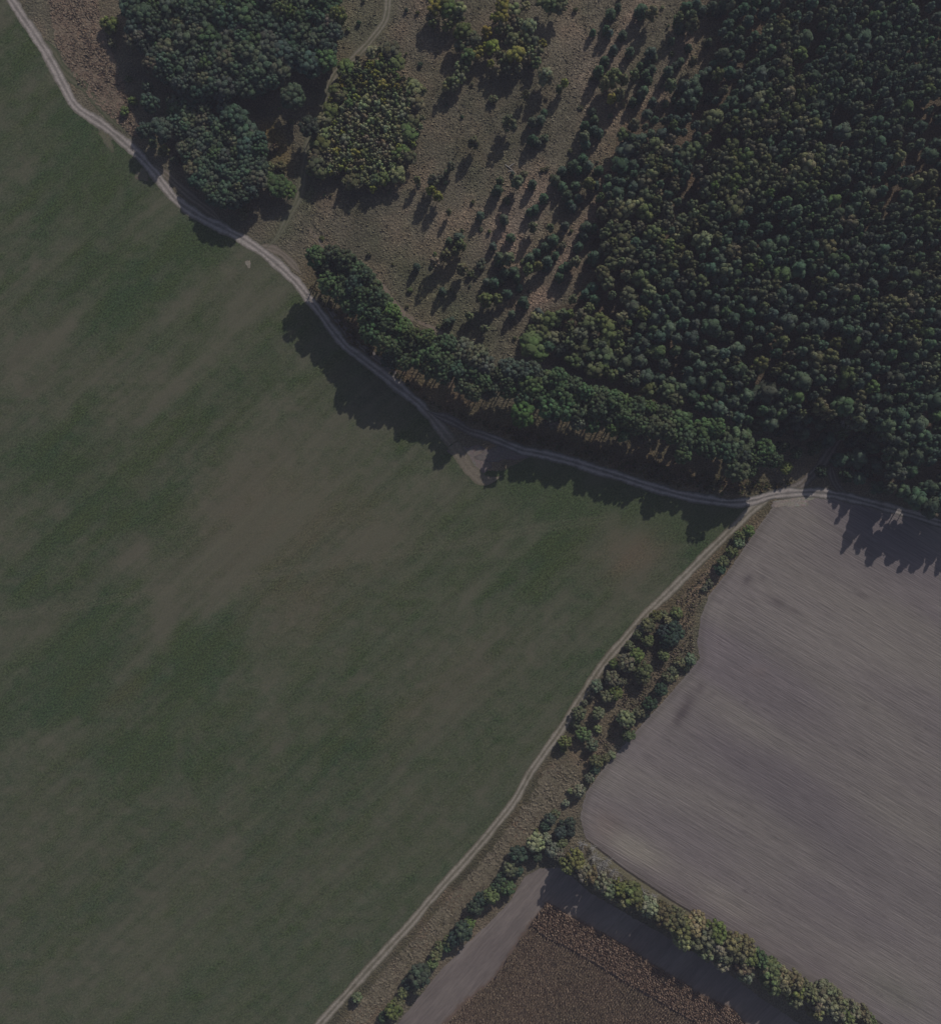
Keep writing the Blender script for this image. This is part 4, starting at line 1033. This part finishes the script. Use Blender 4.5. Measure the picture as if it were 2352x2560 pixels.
# ------------------------------------------------------------------ low growth nobody could count
def tufts(name, P, rad, hei, cols, label, cat, mat=M_STRAW, blades=6):
    """low clumps of crossing blades"""
    n = len(P)
    V = []; C = []
    for b in range(blades):
        th = rng.random(n) * 6.283
        lean = 0.35 + 0.65 * rng.random(n)
        c, s = np.cos(th), np.sin(th)
        w = rad * (0.35 + 0.3 * rng.random(n))
        base = np.stack([P[:, 0] + c * rad * .15, P[:, 1] + s * rad * .15, np.full(n, 0.02)], 1)
        tip = np.stack([P[:, 0] + c * rad * lean, P[:, 1] + s * rad * lean, hei * (0.6 + .5 * rng.random(n))], 1)
        side = np.stack([-s * w, c * w, np.zeros(n)], 1)
        mid = (base + tip) / 2; mid[:, 2] += hei * .25
        V.append(np.stack([base - side * .5, base + side * .5, mid + side, tip + side * .4, tip - side * .4, mid - side], 1))
        k = (0.75 + 0.5 * rng.random(n))[:, None]
        C.append(np.repeat(np.concatenate([cols * k, np.ones((n, 1))], 1)[:, None, :], 6, 1))
    V = np.concatenate(V).reshape(-1, 3); C = np.concatenate(C).reshape(-1, 4)
    q = np.arange(len(V) // 6)[:, None] * 6
    F = np.concatenate([q + np.array([[0, 1, 2, 5]]), q + np.array([[5, 2, 3, 4]])])
    e = link(name, new_mesh(name, V, F, C, [mat]), kind='stuff')
    e['label'] = label; e['category'] = cat
    return e




pm = scatter([GD(P_MEADOW)], 1.3)
nn = nA.fbm(pm[:, 0] / 7, pm[:, 1] / 7, 3)
pm = pm[rng.random(len(pm)) < np.clip((nn - .28) * 2.4, 0.1, 1)]
mc = meadow_colour(pm[:, 0], pm[:, 1])[:, :3] * 1.55
tufts('meadow_grass', pm, 0.35 + 0.4 * rng.random(len(pm)), 0.12 + 0.36 * rng.random(len(pm)) ** 2, mc, 'rough brown grass tussocks over the open meadow', 'grass', blades=5)

P_REED = [(1110, 1500), (1140, 1530), (1125, 1570), (1095, 1590), (1040, 1640), (1000, 1690), (955, 1745), (905, 1800), (850, 1865), (790, 1930), (740, 1985), (690, 2030), (660, 2040), (700, 1975), (760, 1905), (830, 1825), (885, 1762), (940, 1700), (990, 1640), (1030, 1580), (1065, 1515)]
P_REED2 = [(1385, 1120), (1410, 1140), (1365, 1195), (1360, 1280), (1330, 1310), (1270, 1390), (1215, 1460), (1170, 1500), (1130, 1500), (1190, 1430), (1240, 1330), (1260, 1270), (1310, 1200)]
pr = scatter([GD(P_REED)], 1.5, 4.2)
a = math.radians(-40)
ur = pr[:, 0] * math.cos(a) + pr[:, 1] * math.sin(a); vr = -pr[:, 0] * math.sin(a) + pr[:, 1] * math.cos(a)
nr_ = nB.fbm(ur / 6, vr / 3.0, 3)
kr = np.clip((nr_ - .3) * 2.5, 0, 1)
tufts('dry_reeds', pr, 0.55 + 0.5 * rng.random(len(pr)), 0.08 + 0.34 * kr * (0.5 + .5 * rng.random(len(pr))), lerp((0.205, 0.175, 0.12), (0.25, 0.21, 0.15), np.clip(kr + (rng.random(len(pr)) - .5) * .5, 0, 1)), 'tan dry reeds and grass in the ditch beside the straight track', 'grass', blades=7)
pr = scatter([GD(P_REED2)], 0.9, 3.6)
tufts('dry_weeds', pr, 0.35 + 0.35 * rng.random(len(pr)), 0.3 + 0.5 * rng.random(len(pr)), lerp((0.24, 0.18, 0.14), (0.15, 0.14, 0.08), rng.random(len(pr))), 'reddish dry weeds between the track hedge and the ploughed field', 'grass')
pr = scatter([gStrip], 1.5, 3.0)
a = math.radians(-52)
ur = pr[:, 0] * math.cos(a) + pr[:, 1] * math.sin(a); vr = -pr[:, 0] * math.sin(a) + pr[:, 1] * math.cos(a)
kr = np.clip((nB.fbm(ur / 4.5, vr / 2.0, 3) - .3) * 2.5, 0, 1)
tufts('dry_grass', pr, 0.5 + 0.4 * rng.random(len(pr)), 0.08 + 0.55 * kr * (0.5 + .5 * rng.random(len(pr))), lerp((0.28, 0.225, 0.165), (0.245, 0.175, 0.13), rng.random(len(pr))), 'reddish tan dry grass between the road and the broadleaf wood', 'grass', blades=7)
P_UNDER = [(600, 560), (640, 570), (700, 650), (780, 730), (850, 790), (960, 830), (1080, 860), (1250, 900), (1400, 940), (1500, 945), (1560, 945), (1540, 962), (1470, 975), (1400, 972), (1300, 955), (1200, 925), (1100, 893), (1020, 872), (940, 840), (850, 802), (780, 745), (690, 675), (630, 605)]
pu = scatter([GD(P_UNDER)], 0.75, 2.6)
tufts('undergrowth', pu, 0.4 + 0.6 * rng.random(len(pu)), 0.4 + 1.3 * rng.random(len(pu)) ** 2, lerp((0.17, 0.12, 0.065), (0.075, 0.095, 0.04), rng.random(len(pu))), 'brown and green undergrowth at the foot of the oak row', 'undergrowth', blades=7)

# standing corn: inner rows run along the soil strip, a headland of rows runs along the hedge
def corn(poly, ang, row, step, jitter):
    P = np.array(poly)
    c = P.mean(0)
    L = np.hypot(*(P.max(0) - P.min(0)))
    u = np.arange(-L / 2, L / 2, step); v = np.arange(-L / 2, L / 2, row)
    U, Vv = np.meshgrid(u, v)
    U = U.ravel() + rng.normal(size=U.size) * jitter * 1.5; Vv = Vv.ravel() + rng.normal(size=Vv.size) * jitter
    x = c[0] + U * math.cos(ang) - Vv * math.sin(ang); y = c[1] + U * math.sin(ang) + Vv * math.cos(ang)
    ok = inside(poly, x, y) & (y > -215)
    return np.stack([x[ok], y[ok]], 1)
inner = GD([(1062, 1836), (1120, 1865), (1240, 1938), (1350, 2000), (1400, 2040), (1450, 2110), (780, 2110), (836, 2050), (868, 2014), (905, 1974), (970, 1921), (1042, 1814)])
outer = GD([(1073, 1772), (1136, 1805), (1232, 1860), (1275, 1887), (1375, 1951), (1439, 1980), (1465, 2012), (1520, 2070), (1560, 2110), (1452, 2110), (1402, 2038), (1352, 1997), (1242, 1935), (1122, 1862), (1063, 1833), (1043, 1812)])
A_OUT = math.atan2(*(lambda a, b: (b[1] - a[1], b[0] - a[0]))(*GD([(1073, 1773), (1375, 1951)])))
ci = corn(inner, A_ST, 0.95, 0.36, 0.04); co = corn(outer, A_OUT, 0.8, 0.42, 0.09)
nn = nA.fbm(ci[:, 0] / 12, ci[:, 1] / 12, 3)
wide = np.abs(((ci[:, 0] * -math.sin(A_ST) + ci[:, 1] * math.cos(A_ST)) % 12.5) - 6) > 0.5
for P, cc, nm, lb in ((ci, lerp((0.41, 0.305, 0.23), (0.32, 0.265, 0.185), nn), 'corn_rows', 'ripe brown corn standing in straight rows beside the bare soil strip'), (co, lerp((0.45, 0.315, 0.24), (0.37, 0.28, 0.21), rng.random(len(co))), 'corn_headland', 'reddish ripe corn of the headland along the hedge shadow')):
    n = len(P)
    e = tufts(nm, P, (0.22 if nm == 'corn_rows' else 0.28) + 0.12 * rng.random(n), 1.7 + 0.5 * rng.random(n), cc, lb, 'corn', blades=4)

# ------------------------------------------------------------------ the air between the ground and the lens
def haze(density, colour):
    m = bpy.data.materials.new('haze_air'); m.use_nodes = True
    nt = m.node_tree; nt.nodes.remove(nt.nodes['Principled BSDF'])
    v = nt.nodes.new('ShaderNodeVolumePrincipled')
    v.inputs['Density'].default_value = density
    v.inputs['Color'].default_value = (*colour, 1)
    nt.links.new(v.outputs[0], nt.nodes['Material Output'].inputs['Volume'])
    a, z0, z1 = 2000.0, -1.0, H + 4
    V = np.array([(x, y, z) for z in (z0, z1) for x, y in ((-a, -a), (a, -a), (a, a), (-a, a))])
    F = np.array([(3, 2, 1, 0), (4, 5, 6, 7), (0, 1, 5, 4), (1, 2, 6, 5), (2, 3, 7, 6), (3, 0, 4, 7)])
    link('haze', new_mesh('haze', V, F, None, [m]), kind='stuff')
haze(0.00016, (0.80, 0.79, 1.0))
